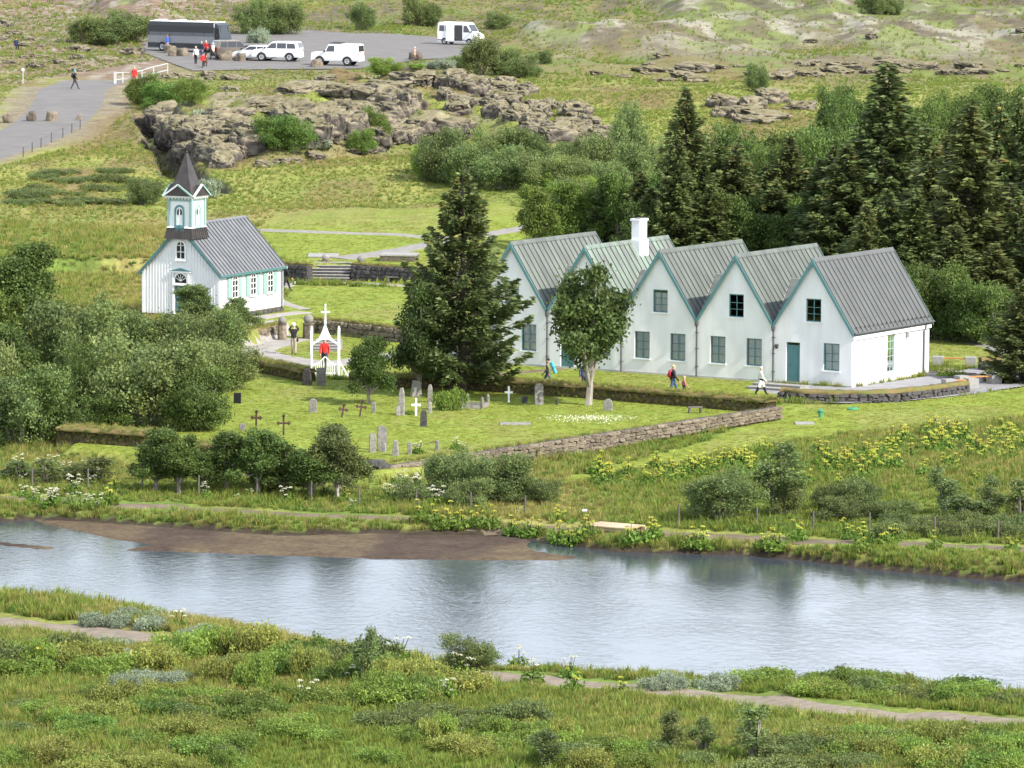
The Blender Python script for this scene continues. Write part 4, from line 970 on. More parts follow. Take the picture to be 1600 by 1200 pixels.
tree_px('birch_tree', 'birch', 372, 520, 462, 72, WILLOW, 'thin branching willow tree right in front of the church side wall', 'tree')
tree_px('birch_tree', 'birch', 305, 512, 440, 90, WILLOW, 'leafy willow tree covering the lower right of the church front', 'tree')
# --- row of small birches outside the graveyard wall
for bx, by, ty, w_, m in [(245, 768, 664, 115, BIRCHD), (280, 772, 668, 120, BIRCHD), (352, 768, 666, 115, BIRCHD), (405, 774, 670, 110, BIRCHD), (440, 776, 684, 120, BIRCHD), (485, 780, 690, 130, BIRCHD), (528, 780, 656, 120, WILLOW), (320, 770, 700, 70, BIRCHD)]:
    tree_px('small_birch', 'birch', bx, by, ty, w_, m, 'small crooked birch in the row between wire fence and graveyard wall', 'tree', 'birches along the wire fence')
for bx, by, ty, w_ in [(650, 790, 742, 80), (700, 786, 696, 110), (780, 786, 694, 150), (845, 790, 738, 80), (730, 795, 740, 90)]:
    tree_px('willow_bush', 'willow', bx, by, ty, w_, WILLOW, 'dark willow bush growing against the dry stone wall', 'bush', 'willows against the stone wall')
for bx, by, ty, w_ in [(75, 758, 716, 70), (150, 756, 712, 80), (110, 752, 722, 60), (30, 752, 720, 70)]:
    tree_px('willow_bush', 'wispy', bx, by, ty, w_, WILLOW, 'low open willow bush on the wild bank below the thicket', 'bush', 'low willows below the thicket')
# --- bushes on the slope right of the graveyard
tree_px('willow_bush', 'willow', 1122, 815, 728, 150, WILLOW, 'wide round willow bush beside the wooden footbridge', 'bush')
tree_px('willow_bush', 'wispy', 1222, 808, 690, 95, WILLOW, 'tall bare stemmed willow beside the wide round bush', 'bush')
tree_px('willow_bush', 'willow', 1230, 808, 735, 80, WILLOW, 'dark bushy willow at the foot of the tall bare stemmed one', 'bush')
for bx, by, ty, w_ in [(1300, 800, 745, 80), (1345, 806, 742, 95), (1320, 812, 770, 110), (1395, 815, 775, 90)]:
    tree_px('willow_bush', 'willow', bx, by, ty, w_, WILLOW, 'low spreading willow bush on the angelica slope', 'bush', 'low willows on the angelica slope')
for bx, by, ty, w_ in [(1475, 806, 728, 62), (1545, 808, 742, 56), (1595, 815, 745, 70), (1510, 818, 770, 90)]:
    tree_px('willow_bush', 'wispy', bx, by, ty, w_, WILLOW, 'upright feathery willow on the angelica slope', 'bush', 'upright willows on the angelica slope')
for i in range(16):
    bx = 1385 + 15 * i + random.uniform(-6, 6); by = random.uniform(822, 846); tree_px('low_willow', 'mound', bx, by, by - random.uniform(24, 40), random.uniform(55, 80), WILLOW, 'low willow scrub along the wire fence on the right bank', 'shrub', 'low scrub along the fence')
# --- graveyard trees
tree_px('birch_tree', 'birch', 577, 632, 520, 96, BIRCHD, 'small slim birch beside the white lychgate', 'tree', var=1)
tree_px('birch_tree', 'birch', 918, 634, 400, 190, BIRCHDD, 'tall single birch with pale trunk in front of the house', 'tree', var=0)
tree_px('birch_tree', 'birch', 655, 618, 430, 118, BIRCHDD, 'dense dark birch leaning beside the big spruce', 'tree', var=3)
tree_px('low_shrub', 'mound', 702, 641, 600, 58, BRIGHT, 'clipped bright green shrub among the gravestones under the spruce', 'shrub')
bs = spruce_proto(41, 11.9, 4.1, .10, 1.15, .55); PR['bigspruce'] = [bs]; SIZE['bigspruce'] = (8.2, 11.9)
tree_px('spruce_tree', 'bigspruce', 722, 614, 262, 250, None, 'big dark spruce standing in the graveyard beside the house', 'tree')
# --- forest behind the house
SPL = {(1070, 140): 'tall narrow rust flecked spruce behind the chimney gable and its neighbour', (1385, 98): 'highest spruce of the plantation rising behind the end gable roof', (1512, 160): 'second highest spruce, broad and rust tipped, at the open end of the plantation', (1148, 228): 'slim spruce just beside the tall narrow one behind the middle gables', (1000, 268): 'short spruce behind the chimney', (945, 268): 'thin short spruce among the birches behind the chimney gable', (1320, 225): 'spruce between the highest one and the bright birch behind the house', (1610, 220): 'spruce at the far end of the plantation beyond the rust tipped one'}
def forest(lst, kind, m, name, label, group):
    for bx, by, ty, w_ in lst:
        if kind == 'spruce' and (bx, ty) in SPL: tree_px(name, kind, bx, by, ty, w_ * 1.25, m, SPL[(bx, ty)], 'tree', group); continue
        tree_px(name, kind, bx, by, ty, w_ * (1.25 if kind == 'spruce' else 1.1), m, label, 'tree', group)
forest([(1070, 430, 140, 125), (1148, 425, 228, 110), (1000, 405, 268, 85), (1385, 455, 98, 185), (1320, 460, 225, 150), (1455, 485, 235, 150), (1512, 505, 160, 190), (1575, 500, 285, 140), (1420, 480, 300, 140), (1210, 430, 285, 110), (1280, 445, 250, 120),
        (1490, 520, 350, 130), (1552, 525, 380, 120), (1360, 490, 330, 130), (1610, 470, 220, 150), (945, 395, 268, 70), (1110, 440, 290, 100), (1640, 520, 300, 150)], 'spruce', None, 'spruce_tree', 'dark spruce in the plantation behind the gabled house', 'spruces behind the house')
rf = random.Random(5); fl = []
for x in range(1015, 1660, 36): fl.append((x + rf.uniform(-8, 8), 412 + rf.uniform(0, 30), float(np.interp(x, [1015, 1070, 1150, 1250, 1320, 1385, 1440, 1510, 1600], [250, 185, 205, 215, 195, 150, 170, 175, 150])) + rf.uniform(0, 55), rf.uniform(85, 115)))
for x in range(1345, 1650, 40): fl.append((x + rf.uniform(-8, 8), 490 + rf.uniform(0, 20), 290 + rf.uniform(0, 70), rf.uniform(95, 120)))
forest(fl, 'spruce', None, 'spruce_tree', 'dark spruce in the dense inner rows of the plantation', 'inner spruces of the plantation')
fl = [(x + rf.uniform(-10, 10), 425 + rf.uniform(0, 15), 290 + rf.uniform(0, 40), rf.uniform(85, 115)) for x in range(1000, 1340, 42)]
forest(fl, 'birch', BIRCHD, 'birch_tree', 'dark green birch filling the plantation edge above the house roofs', 'dark birches above the roofs')
tree_px('spruce_tree', 'spruce', 1600, 598, 438, 130, None, 'dark low branched spruce beside the turf topped forecourt wall', 'tree')
forest([(836, 395, 285, 82), (880, 392, 278, 90), (920, 392, 282, 80), (965, 398, 262, 80), (1040, 410, 255, 110), (1250, 425, 302, 115), (1180, 415, 290, 90), (1300, 420, 318, 80), (1110, 400, 280, 100), (1340, 440, 330, 80)], 'birch', BIRCH, 'birch_tree', 'green birch in front of the spruces behind the house', 'birches behind the house')
forest([(1470, 530, 400, 150), (1520, 535, 420, 130), (1410, 526, 400, 140), (1560, 538, 430, 130), (1455, 528, 440, 120)], 'willow', BIRCHD, 'birch_bush', 'dense low birch bush filling the foot of the plantation beside the lawn', 'birch bushes at the plantation foot')
forest([(690, 285, 188, 100), (735, 292, 210, 95), (790, 296, 222, 110), (850, 300, 235, 100), (820, 262, 190, 110), (905, 308, 232, 90), (670, 270, 205, 70), (770, 268, 196, 90), (880, 280, 215, 90), (930, 290, 190, 90), (985, 280, 150, 90), (1010, 310, 210, 110), (960, 330, 240, 90), (890, 340, 265, 90)], 'willow', WILLOW, 'willow_bush', 'willow bush on the slope between meadow and rocky outcrop', 'willows below the rocky outcrop')
forest([(725, 290, 222, 70), (665, 282, 226, 50), (855, 300, 250, 70), (920, 330, 262, 60)], 'willow', BRIGHT, 'willow_bush', 'bright green willow bush on the slope below the rocky outcrop', 'bright willows below the outcrop')
forest([(1330, 250, 140, 110), (1420, 250, 150, 110), (1310, 215, 122, 85), (1370, 240, 140, 100), (1440, 230, 155, 100), (1500, 220, 138, 95), (1560, 215, 122, 120), (1250, 300, 178, 120), (1165, 305, 185, 130), (1100, 300, 205, 90), (1210, 320, 210, 100), (1600, 240, 170, 110), (1590, 330, 200, 120), (1300, 320, 190, 120)], 'willow', BIRCHD, 'birch_bush', 'dense birch bush on the hillside above the spruce plantation', 'birch bushes above the plantation')
tree_px('willow_bush', 'willow', 1183, 145, 92, 48, WILLOW, 'single round bush alone on the pale lava field', 'bush')
# --- around the rocky outcrop
forest([(432, 232, 168, 85), (590, 228, 162, 52), (460, 240, 190, 70), (565, 240, 195, 50), (265, 175, 118, 90), (220, 165, 108, 60), (300, 165, 120, 60)], 'willow', BIRCH, 'willow_bush', 'green bush growing at the foot of the rocky outcrop', 'bushes around the outcrop')
forest([(600, 118, 86, 62), (650, 108, 98, 30)], 'willow', BRIGHT, 'willow_bush', 'bright green bush on top of the rocky outcrop', 'bright bushes on the outcrop')
forest([(325, 195, 165, 70), (255, 190, 166, 40), (325, 308, 272, 46), (405, 68, 40, 40), (690, 108, 88, 60), (500, 232, 212, 40)], 'mound', SILVER, 'silver_willow', 'silvery woolly willow shrub near the lava rocks', 'silver willows near the rocks')
tree_px('willow_bush', 'willow', 225, 320, 272, 72, WILLOW, 'grey willow bush on the meadow left of the church spire', 'bush')
forest([(160, 70, 18, 95), (205, 66, 10, 80), (130, 68, 22, 60), (395, 54, -12, 62), (450, 54, -8, 66), (425, 54, 8, 50), (568, 48, 2, 48), (650, 40, -14, 55), (672, 42, 0, 40), (778, 46, 14, 46), (748, 118, 52, 72), (790, 118, 70, 70), (720, 106, 82, 40), (820, 122, 80, 60), (1362, 22, -14, 60), (1395, 24, -10, 40), (850, 100, 74, 30)], 'willow', WILLOW, 'willow_bush', 'dark bush standing around the car park', 'bushes around the car park')
# --- foreground scrub
FG = []
def scrub(poly, n, kind, m, hr, wr, name, label, group, shape='shrub'):
    a = np.array(poly); k = 0
    while k < n:
        x, y = random.uniform(a[:, 0].min(), a[:, 0].max()), random.uniform(a[:, 1].min(), a[:, 1].max())
        if not pip(np.array([x]), np.array([y]), poly)[0]: continue
        p = G(x, y); mm = random.choices((BRIGHT, YELG, WILLOW, BIRCH), (5, 3, 1, 1.5))[0] if m is BRIGHT else m; plant(name, kind, p, random.uniform(*wr) * random.choice((.7, 1, 1.1)), random.uniform(*hr) * random.uniform(.9, 1.5), mm, label, shape, group); k += 1
LB = 'bright green low willow shrub in the scrub on the near river bank'
GB = 'low green shrubs on the near bank'
scrub([(-20, 1030), (120, 1028), (165, 1045), (150, 1065), (-20, 1070)], 14, 'mound', BRIGHT, (.7, 1.1), (2.2, 3.2), 'willow_shrub', 'bright green shrub in the high clump beside the short piece of river path', 'near bank scrub: high clump beside the short piece of river path')
scrub([(230, 1050), (320, 1020), (560, 1035), (590, 1070), (400, 1080)], 24, 'mound', BRIGHT, (.7, 1.2), (2.2, 3.4), 'willow_shrub', 'bright green shrub in the long hedge like clump on the brink of the water', 'near bank scrub: long hedge like clump on the brink of the water')
scrub([(560, 1075), (640, 1062), (740, 1085), (700, 1108), (570, 1105)], 13, 'mound', BRIGHT, (.8, 1.2), (2.2, 3.2), 'willow_shrub', 'bright green shrub in the clump where the longer river path begins', 'near bank scrub: clump where the longer river path begins')
scrub([(-20, 1080), (200, 1060), (440, 1085), (560, 1110), (500, 1150), (200, 1160), (-20, 1150)], 44, 'mound', BRIGHT, (.4, .8), (1.8, 3.0), 'willow_shrub', 'low green shrub in the wide carpet of scrub behind the grassy clearing', 'near bank scrub: wide carpet of scrub behind the grassy clearing')
scrub([(20, 1180), (250, 1160), (480, 1150), (880, 1140), (880, 1165), (560, 1215), (20, 1215)], 36, 'mound', BRIGHT, (.4, .8), (1.8, 3.0), 'willow_shrub', 'low green shrub in the front carpet of scrub before the grassy clearing', 'near bank scrub: front carpet of scrub before the grassy clearing')
scrub([(560, 1125), (850, 1118), (860, 1142), (600, 1150)], 14, 'mound', WILLOW, (.45, .8), (1.8, 2.8), 'willow_shrub', 'grey green shrub in the dark patch between two grassy clearings', 'near bank scrub: dark patch between two grassy clearings')
scrub([(1190, 1072), (1330, 1068), (1480, 1080), (1610, 1096), (1610, 1106), (1400, 1096), (1230, 1086)], 26, 'mound', BRIGHT, (.4, .7), (2.2, 3.2), 'willow_shrub', 'bright green shrub in the high clump between river path and open water', 'near bank scrub: high clump between river path and open water')
scrub([(830, 1165), (1010, 1150), (1010, 1215), (830, 1215)], 12, 'mound', BRIGHT, (.5, .8), (1.8, 2.8), 'willow_shrub', 'low bright shrub beside the airy grey willow in the grassy clearing', 'near bank scrub: grassy clearing')
scrub([(1230, 1162), (1400, 1158), (1610, 1168), (1610, 1215), (1500, 1215), (1400, 1200), (1250, 1190)], 44, 'mound', BRIGHT, (.5, .9), (2.0, 3.0), 'willow_shrub', 'bright green shrub in the thick scrub below the end of the river path', 'near bank scrub: thick scrub below the end of the river path')
scrub([(1030, 1175), (1200, 1170), (1380, 1195), (1330, 1215), (1030, 1215)], 12, 'mound', WILLOW, (.5, .8), (1.8, 2.8), 'willow_shrub', 'grey green shrub around the feet of the airy grey willows', 'near bank scrub: grey green shrub around the feet of the airy grey willows')
LS = 'silvery woolly willow shrub in the scrub on the near river bank'
for poly, n in (([(90, 962), (150, 952), (260, 975), (280, 990), (120, 978)], 5), ([(190, 1060), (300, 1062), (310, 1078), (200, 1080)], 5), ([(290, 990), (400, 1000), (420, 1012), (300, 1004)], 5), ([(1005, 1072), (1190, 1074), (1190, 1080), (1005, 1078)], 5), ([(160, 1010), (250, 1025), (240, 1040), (170, 1030)], 4)):
    scrub(poly, n, 'mound', SILVER, (.35, .65), (1.4, 2.2), 'silver_willow', LS, 'silver willows on the near bank')
for bx, by, ty, w_, k in [(572, 1078, 978, 50, 'wispy'), (735, 1052, 984, 110, 'willow'), (1050, 1182, 1106, 62, 'wispy'), (1098, 1180, 1118, 50, 'wispy'), (1180, 1192, 1100, 80, 'wispy'), (855, 1205, 1138, 70, 'wispy'), (1205, 1198, 1150, 60, 'wispy')]:
    tree_px('tall_willow', k, bx, by, ty, w_, WILLOW, 'taller airy grey willow rising above the near bank scrub', 'bush', 'taller willows of the near bank')
# --- hillside scrub
scrub([(90, 268), (200, 262), (240, 300), (120, 330), (10, 325)], 26, 'mound', WILLOW, (.3, .6), (2.5, 4.5), 'hillside_shrub', 'low shrub patch on the meadow hillside left of the spire', 'shrubs on the meadow hillside')

# ------------------------------------------------------------------ flowering herbs
def herb_proto(seed, um, tall):
    rn = np.random.default_rng(seed); P = []; mb = MB(); cols = []
    n = 230; r = rn.uniform(0, 1, n) ** .5 * .45; a = rn.uniform(0, 6.28, n); z = rn.uniform(.02, .62, n) * (1.05 - r) * rn.uniform(.4, 1, n)
    V, F = leaf_quads(np.stack([r * np.cos(a), r * np.sin(a), z], 1), .10, rn, .2, 1.7)
    lf = npmesh('herb_leaves', V, F, HERB, np.repeat(rn.uniform(.75, 1.3, (n, 1)) * np.ones((1, 3)), 4, 0))
    pts = []
    for k in range(rn.integers(4, 7)):
        a = rn.uniform(0, 6.28); d = rn.uniform(.05, .38); t = tall * rn.uniform(.5, 1.1); q = np.array((d * math.cos(a), d * math.sin(a), t))
        mb.tube([(0, 0, 0), tuple(q * (.5, .5, .5)), tuple(q)], [.016, .013, .008], 4)
        m_ = 34; rr = rn.uniform(0, 1, m_) ** .5 * .105; aa = rn.uniform(0, 6.28, m_); pts.append(np.stack([q[0] + rr * np.cos(aa), q[1] + rr * np.sin(aa), q[2] + .05 - rr * .45 + rn.uniform(-.012, .012, m_)], 1))
    pp = np.concatenate(pts); V, F = leaf_quads(pp, .042, rn, .5, 1.0)
    return lf, mb.mesh('herb_stalks', HERB), npmesh('herb_umbels', V, F, um, np.repeat(rn.uniform(.75, 1.2, (len(pp), 1)) * np.ones((1, 3)), 4, 0))
HP = {'ang': [herb_proto(60 + i, UMBEL, .85) for i in range(3)], 'par': [herb_proto(70 + i, PARS, .8) for i in range(3)]}
def herb(name, kind, p, s, label, group):
    lf, st, um = random.choice(HP[kind]); R = empty(name, (p.x, p.y, p.z - .02), random.uniform(0, 6.28), label, 'plant', group); sc = (s, s, s * random.uniform(.85, 1.2))
    inst('leaves', lf, R, sc=sc); inst('stalks', st, R, sc=sc); inst('umbels', um, R, sc=sc)['kind'] = 'stuff'
def herbs(poly, n, kind, sr_, name, label, group):
    a = np.array(poly); k = 0
    while k < n:
        x, y = random.uniform(a[:, 0].min(), a[:, 0].max()), random.uniform(a[:, 1].min(), a[:, 1].max())
        if pip(np.array([x]), np.array([y]), poly)[0]: herb(name, kind, G(x, y), random.uniform(*sr_), label, group); k += 1
LA = 'yellow flowering angelica plant on the wild slope right of the graveyard wall'; GA = 'angelica on the wild slope'
for poly, n in (([(930, 740), (1050, 722), (1180, 722), (1200, 745), (1080, 760), (940, 762)], 44), ([(1270, 725), (1400, 705), (1410, 735), (1290, 748)], 26), ([(1440, 672), (1610, 680), (1610, 730), (1530, 728), (1440, 700)], 40), ([(1380, 690), (1480, 690), (1480, 720), (1390, 720)], 14), ([(1100, 720), (1440, 690), (1600, 750), (1400, 770), (1150, 760)], 24)):
    herbs(poly, n, 'ang', (.75, 1.25), 'angelica_plant', LA, GA)
LBk = 'yellow green angelica plant growing on the far river bank'
for bx, by in [(700, 822), (720, 826), (738, 822), (752, 828), (770, 824), (690, 826), (800, 838), (825, 842), (840, 838), (872, 850), (890, 852), (905, 848), (915, 838), (925, 838), (985, 850), (1000, 852), (1015, 848), (1205, 858), (1215, 862), (1190, 856), (1245, 846), (1320, 840), (1330, 844), (1345, 866), (1350, 850), (1385, 852), (1398, 848), (1460, 858), (1580, 862), (870, 815), (885, 812), (680, 818), (655, 815), (1020, 842), (1080, 856), (1100, 860), (170, 790), (180, 770), (540, 788)]:
    herb('angelica_plant', 'ang', G(bx, by), random.uniform(.8, 1.25), LBk, 'angelica on the far bank')
LP = 'white flowering cow parsley on the wild bank below the trees'
herbs([(0, 720), (160, 735), (160, 800), (0, 800)], 26, 'par', (.5, 1.0), 'cow_parsley', LP, 'cow parsley on the far bank')
herbs([(280, 740), (560, 770), (560, 800), (300, 780)], 18, 'par', (.5, 1.0), 'cow_parsley', LP, 'cow parsley on the far bank')
herbs([(610, 750), (700, 770), (720, 800), (600, 800)], 18, 'par', (.7, 1.2), 'cow_parsley', LP, 'cow parsley on the far bank')
for bx, by in [(40, 1050), (50, 1056), (58, 1052), (718, 1055), (724, 1060), (832, 1070), (895, 1085), (968, 1088), (755, 1045), (625, 1030), (810, 1046), (890, 1060), (280, 985), (700, 1100), (480, 1105), (550, 1075)]:
    herb('cow_parsley', 'par' if random.random() < .7 else 'ang', G(bx, by), random.uniform(.7, 1.1), 'pale flowering umbel plant in the scrub of the near bank', 'umbel plants of the near bank')

# ------------------------------------------------------------------ grass (uncountable)
def tuft(seed, n, hgt, spread, m, wide=.02, heads=0):
    rn = np.random.default_rng(seed); V = []; F = []; col = []
    for i in range(n):
        a = rn.uniform(0, 6.28); d = rn.uniform(0, spread); hh = hgt * rn.uniform(.5, 1.1); lean = rn.uniform(.1, .6) * hh; ca, sa = math.cos(a), math.sin(a); b = rn.uniform(0, 6.28); wx, wy = math.cos(b) * wide, math.sin(b) * wide
        x, y = d * ca, d * sa; o = len(V)
        V += [(x - wx, y - wy, 0), (x + wx, y + wy, 0), (x + lean * .35 * ca + wx * .8, y + lean * .35 * sa + wy * .8, hh * .6), (x + lean * .35 * ca - wx * .8, y + lean * .35 * sa - wy * .8, hh * .6), (x + lean * ca, y + lean * sa, hh), (x + lean * ca, y + lean * sa, hh)]
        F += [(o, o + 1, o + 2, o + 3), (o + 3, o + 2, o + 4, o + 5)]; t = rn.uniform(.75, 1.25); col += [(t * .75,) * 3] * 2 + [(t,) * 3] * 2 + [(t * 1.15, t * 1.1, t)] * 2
    return npmesh('tuft', V, F, m, np.array(col))
tc_ = bpy.data.collections.new('tufts')
for i, me in enumerate([tuft(1, 22, .27, .16, GRASS, .012), tuft(2, 18, .32, .15, DRYG, .010), tuft(3, 14, .06, .16, LAWNB, .012), tuft(4, 22, .38, .18, GRASS, .013), tuft(5, 16, .18, .2, HERB, .05)]):
    o = bpy.data.objects.new('tuft_%d' % i, me); tc_.objects.link(o)
def gn_group():
    g = bpy.data.node_groups.new('scatter grass', 'GeometryNodeTree')
    g.interface.new_socket('Geometry', in_out='INPUT', socket_type='NodeSocketGeometry'); g.interface.new_socket('Geometry', in_out='OUTPUT', socket_type='NodeSocketGeometry')
    n = g.nodes; l = g.links; gi = n.new('NodeGroupInput'); go = n.new('NodeGroupOutput'); ip = n.new('GeometryNodeInstanceOnPoints'); ci = n.new('GeometryNodeCollectionInfo')
    ci.inputs[0].default_value = tc_; ci.inputs[1].default_value = True; ci.inputs[2].default_value = True
    def na(nm, t):
        a = n.new('GeometryNodeInputNamedAttribute'); a.data_type = t; a.inputs[0].default_value = nm; return a.outputs[0]
    cx = n.new('ShaderNodeCombineXYZ'); l.new(na('rot', 'FLOAT'), cx.inputs[2])
    l.new(gi.outputs[0], ip.inputs['Points']); l.new(ci.outputs[0], ip.inputs['Instance']); ip.inputs['Pick Instance'].default_value = True
    l.new(na('idx', 'INT'), ip.inputs['Instance Index']); l.new(cx.outputs[0], ip.inputs['Rotation']); l.new(na('scl', 'FLOAT'), ip.inputs['Scale']); l.new(ip.outputs[0], go.inputs[0])
    return g
GNG = gn_group()
def grass_object(name, P, idx, scl, label):
    me = bpy.data.meshes.new(name); n = len(P); me.vertices.add(n); me.vertices.foreach_set('co', np.asarray(P, np.float32).ravel())
    for nm, t, d in (('idx', 'INT', idx.astype(np.int32)), ('scl', 'FLOAT', scl.astype(np.float32)), ('rot', 'FLOAT', rng.uniform(0, 6.28, n).astype(np.float32))):
        a = me.attributes.new(nm, t, 'POINT'); a.data.foreach_set('value', d)
    o = bpy.data.objects.new(name, me); C.objects.link(o); m = o.modifiers.new('scatter', 'NODES'); m.node_group = GNG
    tag(o, label, 'grass', None, 'stuff'); return o
def off_path(x, y):
    ok = np.ones(len(x), bool)
    for o in C.objects:
        if o.get('kind') == 'structure' and any(k in o.name for k in ('path', 'track')):
            co = np.empty(len(o.data.vertices) * 3, np.float32); o.data.vertices.foreach_get('co', co); co = co.reshape(-1, 7, 3)[::2]; mid = co[:, 3]; hw_ = np.linalg.norm(co[:, 0] - co[:, 6], axis=1).max() / 2
            for c in range(0, len(mid), 60):
                m_ = mid[c:c + 60]; lo, hi = m_.min(0) - hw_, m_.max(0) + hw_
                s_ = np.nonzero((x > lo[0]) & (x < hi[0]) & (y > lo[1]) & (y < hi[1]))[0]
                if len(s_):
                    dd = np.min((x[s_][:, None] - m_[None, :, 0]) ** 2 + (y[s_][:, None] - m_[None, :, 1]) ** 2, 1); ok[s_[dd < (hw_ * .95 + (.7 if 'river' in o.name else .5 if 'track' in o.name else .15)) ** 2]] = False
    return ok
def in_house(x, y):
    r = np.zeros(len(x), bool)
    for o, ph, W_, L_ in (((18.65, 314.7), 31.957, 24.5, 9.05), ((-17.56, 343.2), 26.79, 5.23, 7.72)):
        c_, s_ = math.cos(math.radians(ph)), math.sin(math.radians(ph)); dx, dy = x - o[0], y - o[1]; u = dx * c_ - dy * s_; v = dx * s_ + dy * c_; r |= (u > -W_ - .1) & (u < .1) & (v > -.1) & (v < L_ + .1)
    return r
def scatter(y0, y1, per, smul):
    n = int((y1 ** 2 - y0 ** 2) / 2 * .21 * per); y = np.sqrt(rng.uniform(y0 ** 2, y1 ** 2, n)); x = rng.uniform(-1, 1, n) * (y * .1 + 1)
    inr = (y < yfar(x) + .3) & (y > ynear(x) - .2); ok = ~inr & off_path(x, y) & ~in_house(x, y) & ~pip(x, y, FORE)
    ok &= flat_mask(x, y) < .45
    x, y = x[ok], y[ok]; lawn = is_lawn(x, y); keep = ~lawn | (rng.uniform(0, 1, len(x)) < .6); x, y, lawn = x[keep], y[keep], lawn[keep]
    pn = fbm(x * .25, y * .10, 101); pd = fbm(x * .09, y * .035, 113); r = rng.uniform(0, 1, len(x))
    mo = poly_soft(x, y, MOUND, 4) > .45; keep = ~(mo & (r < .75)) & ~((y > 545) & (lava_far(x, y) > .5) & (r < .85)); x, y, lawn, pn, pd, r = [q[keep] for q in (x, y, lawn, pn, pd, r)]
    idx = np.where(r < .28 + (pd - .45) * 2.2, 1, np.where(r > .80, 3, 0)); idx = np.where((r > .62) & (r < .74), 4, idx); s_ = rng.uniform(.55, 1.25, len(x)) * (.6 + pn * .9) * smul
    idx = np.where(lawn, 2, idx); s_ = np.where(lawn, rng.uniform(.7, 1.3, len(x)) * smul, s_)
    return np.stack([x, y, height(x, y) - .01], 1), idx, s_
FORE = [tuple(GZ(a, b, 0)) for a, b in [(1200, 600), (1330, 607), (1455, 588), (1530, 575), (1640, 574), (1640, 598), (1512, 618), (1430, 626), (1330, 631), (1221, 629), (1160, 614)]]
P1 = [scatter(183, 232, 22, 1.0), scatter(232, 330, 13, 1.0), scatter(330, 400, 7, 1.15), scatter(400, 520, 5.5, .62), scatter(520, 640, 2.0, .8), scatter(640, 800, .8, 1.0)]
grass_object('meadow_grass', *[np.concatenate([p[k] for p in P1]) for k in range(3)], 'tall and mown green grass covering banks, lawns and meadows')
gp = np.array(GRASSPTS); grass_object('wall_grass', gp[:, :3], np.where(rng.uniform(0, 1, len(gp)) < .65, 1, 0), gp[:, 3] / .3, 'dry grass fringe growing on the turf and stone walls')
# ------------------------------------------------------------------ lava rocks
from mathutils import noise as mnoise
def lavamat():
    m = bpy.data.materials.new('mossy lava'); m.use_nodes = True; n = m.node_tree.nodes; l = m.node_tree.links; b = n['Principled BSDF']; b.inputs['Roughness'].default_value = .95; b.inputs['Specular IOR Level'].default_value = .1
    tc = n.new('ShaderNodeTexCoord'); ns = n.new('ShaderNodeTexNoise'); ns.inputs['Scale'].default_value = 2.2; ns.inputs['Detail'].default_value = 8; l.new(tc.outputs['Object'], ns.inputs[0])
    ge = n.new('ShaderNodeNewGeometry'); sp = n.new('ShaderNodeSeparateXYZ'); l.new(ge.outputs['Normal'], sp.inputs[0])
    ad = n.new('ShaderNodeMath'); ad.operation = 'ADD'; l.new(sp.outputs[2], ad.inputs[0]); l.new(ns.outputs[0], ad.inputs[1])
    mr = n.new('ShaderNodeMapRange'); mr.inputs[1].default_value = .72; mr.inputs[2].default_value = 1.12; l.new(ad.outputs[0], mr.inputs[0])
    r1 = n.new('ShaderNodeValToRGB'); r1.color_ramp.elements[0].color = (.06, .053, .047, 1); r1.color_ramp.elements[1].color = (.19, .165, .14, 1); r1.color_ramp.elements[0].position = .4; r1.color_ramp.elements[1].position = .68; l.new(ns.outputs[0], r1.inputs[0])
    r2 = n.new('ShaderNodeValToRGB'); r2.color_ramp.elements[0].color = (.125, .112, .055, 1); r2.color_ramp.elements[1].color = (.235, .205, .14, 1); r2.color_ramp.elements[0].position = .35; r2.color_ramp.elements[1].position = .6; l.new(ns.outputs[0], r2.inputs[0])
    mx = n.new('ShaderNodeMix'); mx.data_type = 'RGBA'; l.new(mr.outputs[0], mx.inputs[0]); l.new(r1.outputs[0], mx.inputs[6]); l.new(r2.outputs[0], mx.inputs[7]); l.new(mx.outputs[2], b.inputs['Base Color'])
    bp = n.new('ShaderNodeBump'); bp.inputs['Strength'].default_value = .8; bp.inputs['Distance'].default_value = .15; l.new(ns.outputs[0], bp.inputs['Height']); l.new(bp.outputs[0], b.inputs['Normal'])
    return m
LAVA = lavamat()
def lava_mesh(seed):
    bm = bmesh.new(); bmesh.ops.create_icosphere(bm, subdivisions=5, radius=1); o = Vector((seed * 7.3, seed * 3.1, seed))
    for v in bm.verts:
        p = v.co.copy(); q = Vector([math.copysign(abs(a) ** .6, a) for a in p])
        k = 1 + .30 * mnoise.noise(p * 1.5 + o) + .17 * mnoise.noise(p * 3.2 + o) + .05 * mnoise.noise(p * 8 + o)
        g = abs(mnoise.noise(p * 2.1 + o * 2)); g2 = abs(mnoise.noise(p * 4.3 + o * 3)); c = -.15 * max(0, 1 - g / .09) - .05 * max(0, 1 - g2 / .1) + .05 * mnoise.noise(p * 14 + o); v.co = q * .8 * (k + c)
    me = bpy.data.meshes.new('lava_rock'); bm.to_mesh(me); bm.free(); me.materials.append(LAVA); me.polygons.foreach_set('use_smooth', [True] * len(me.polygons)); return me
LM = [lava_mesh(i) for i in range(9)]
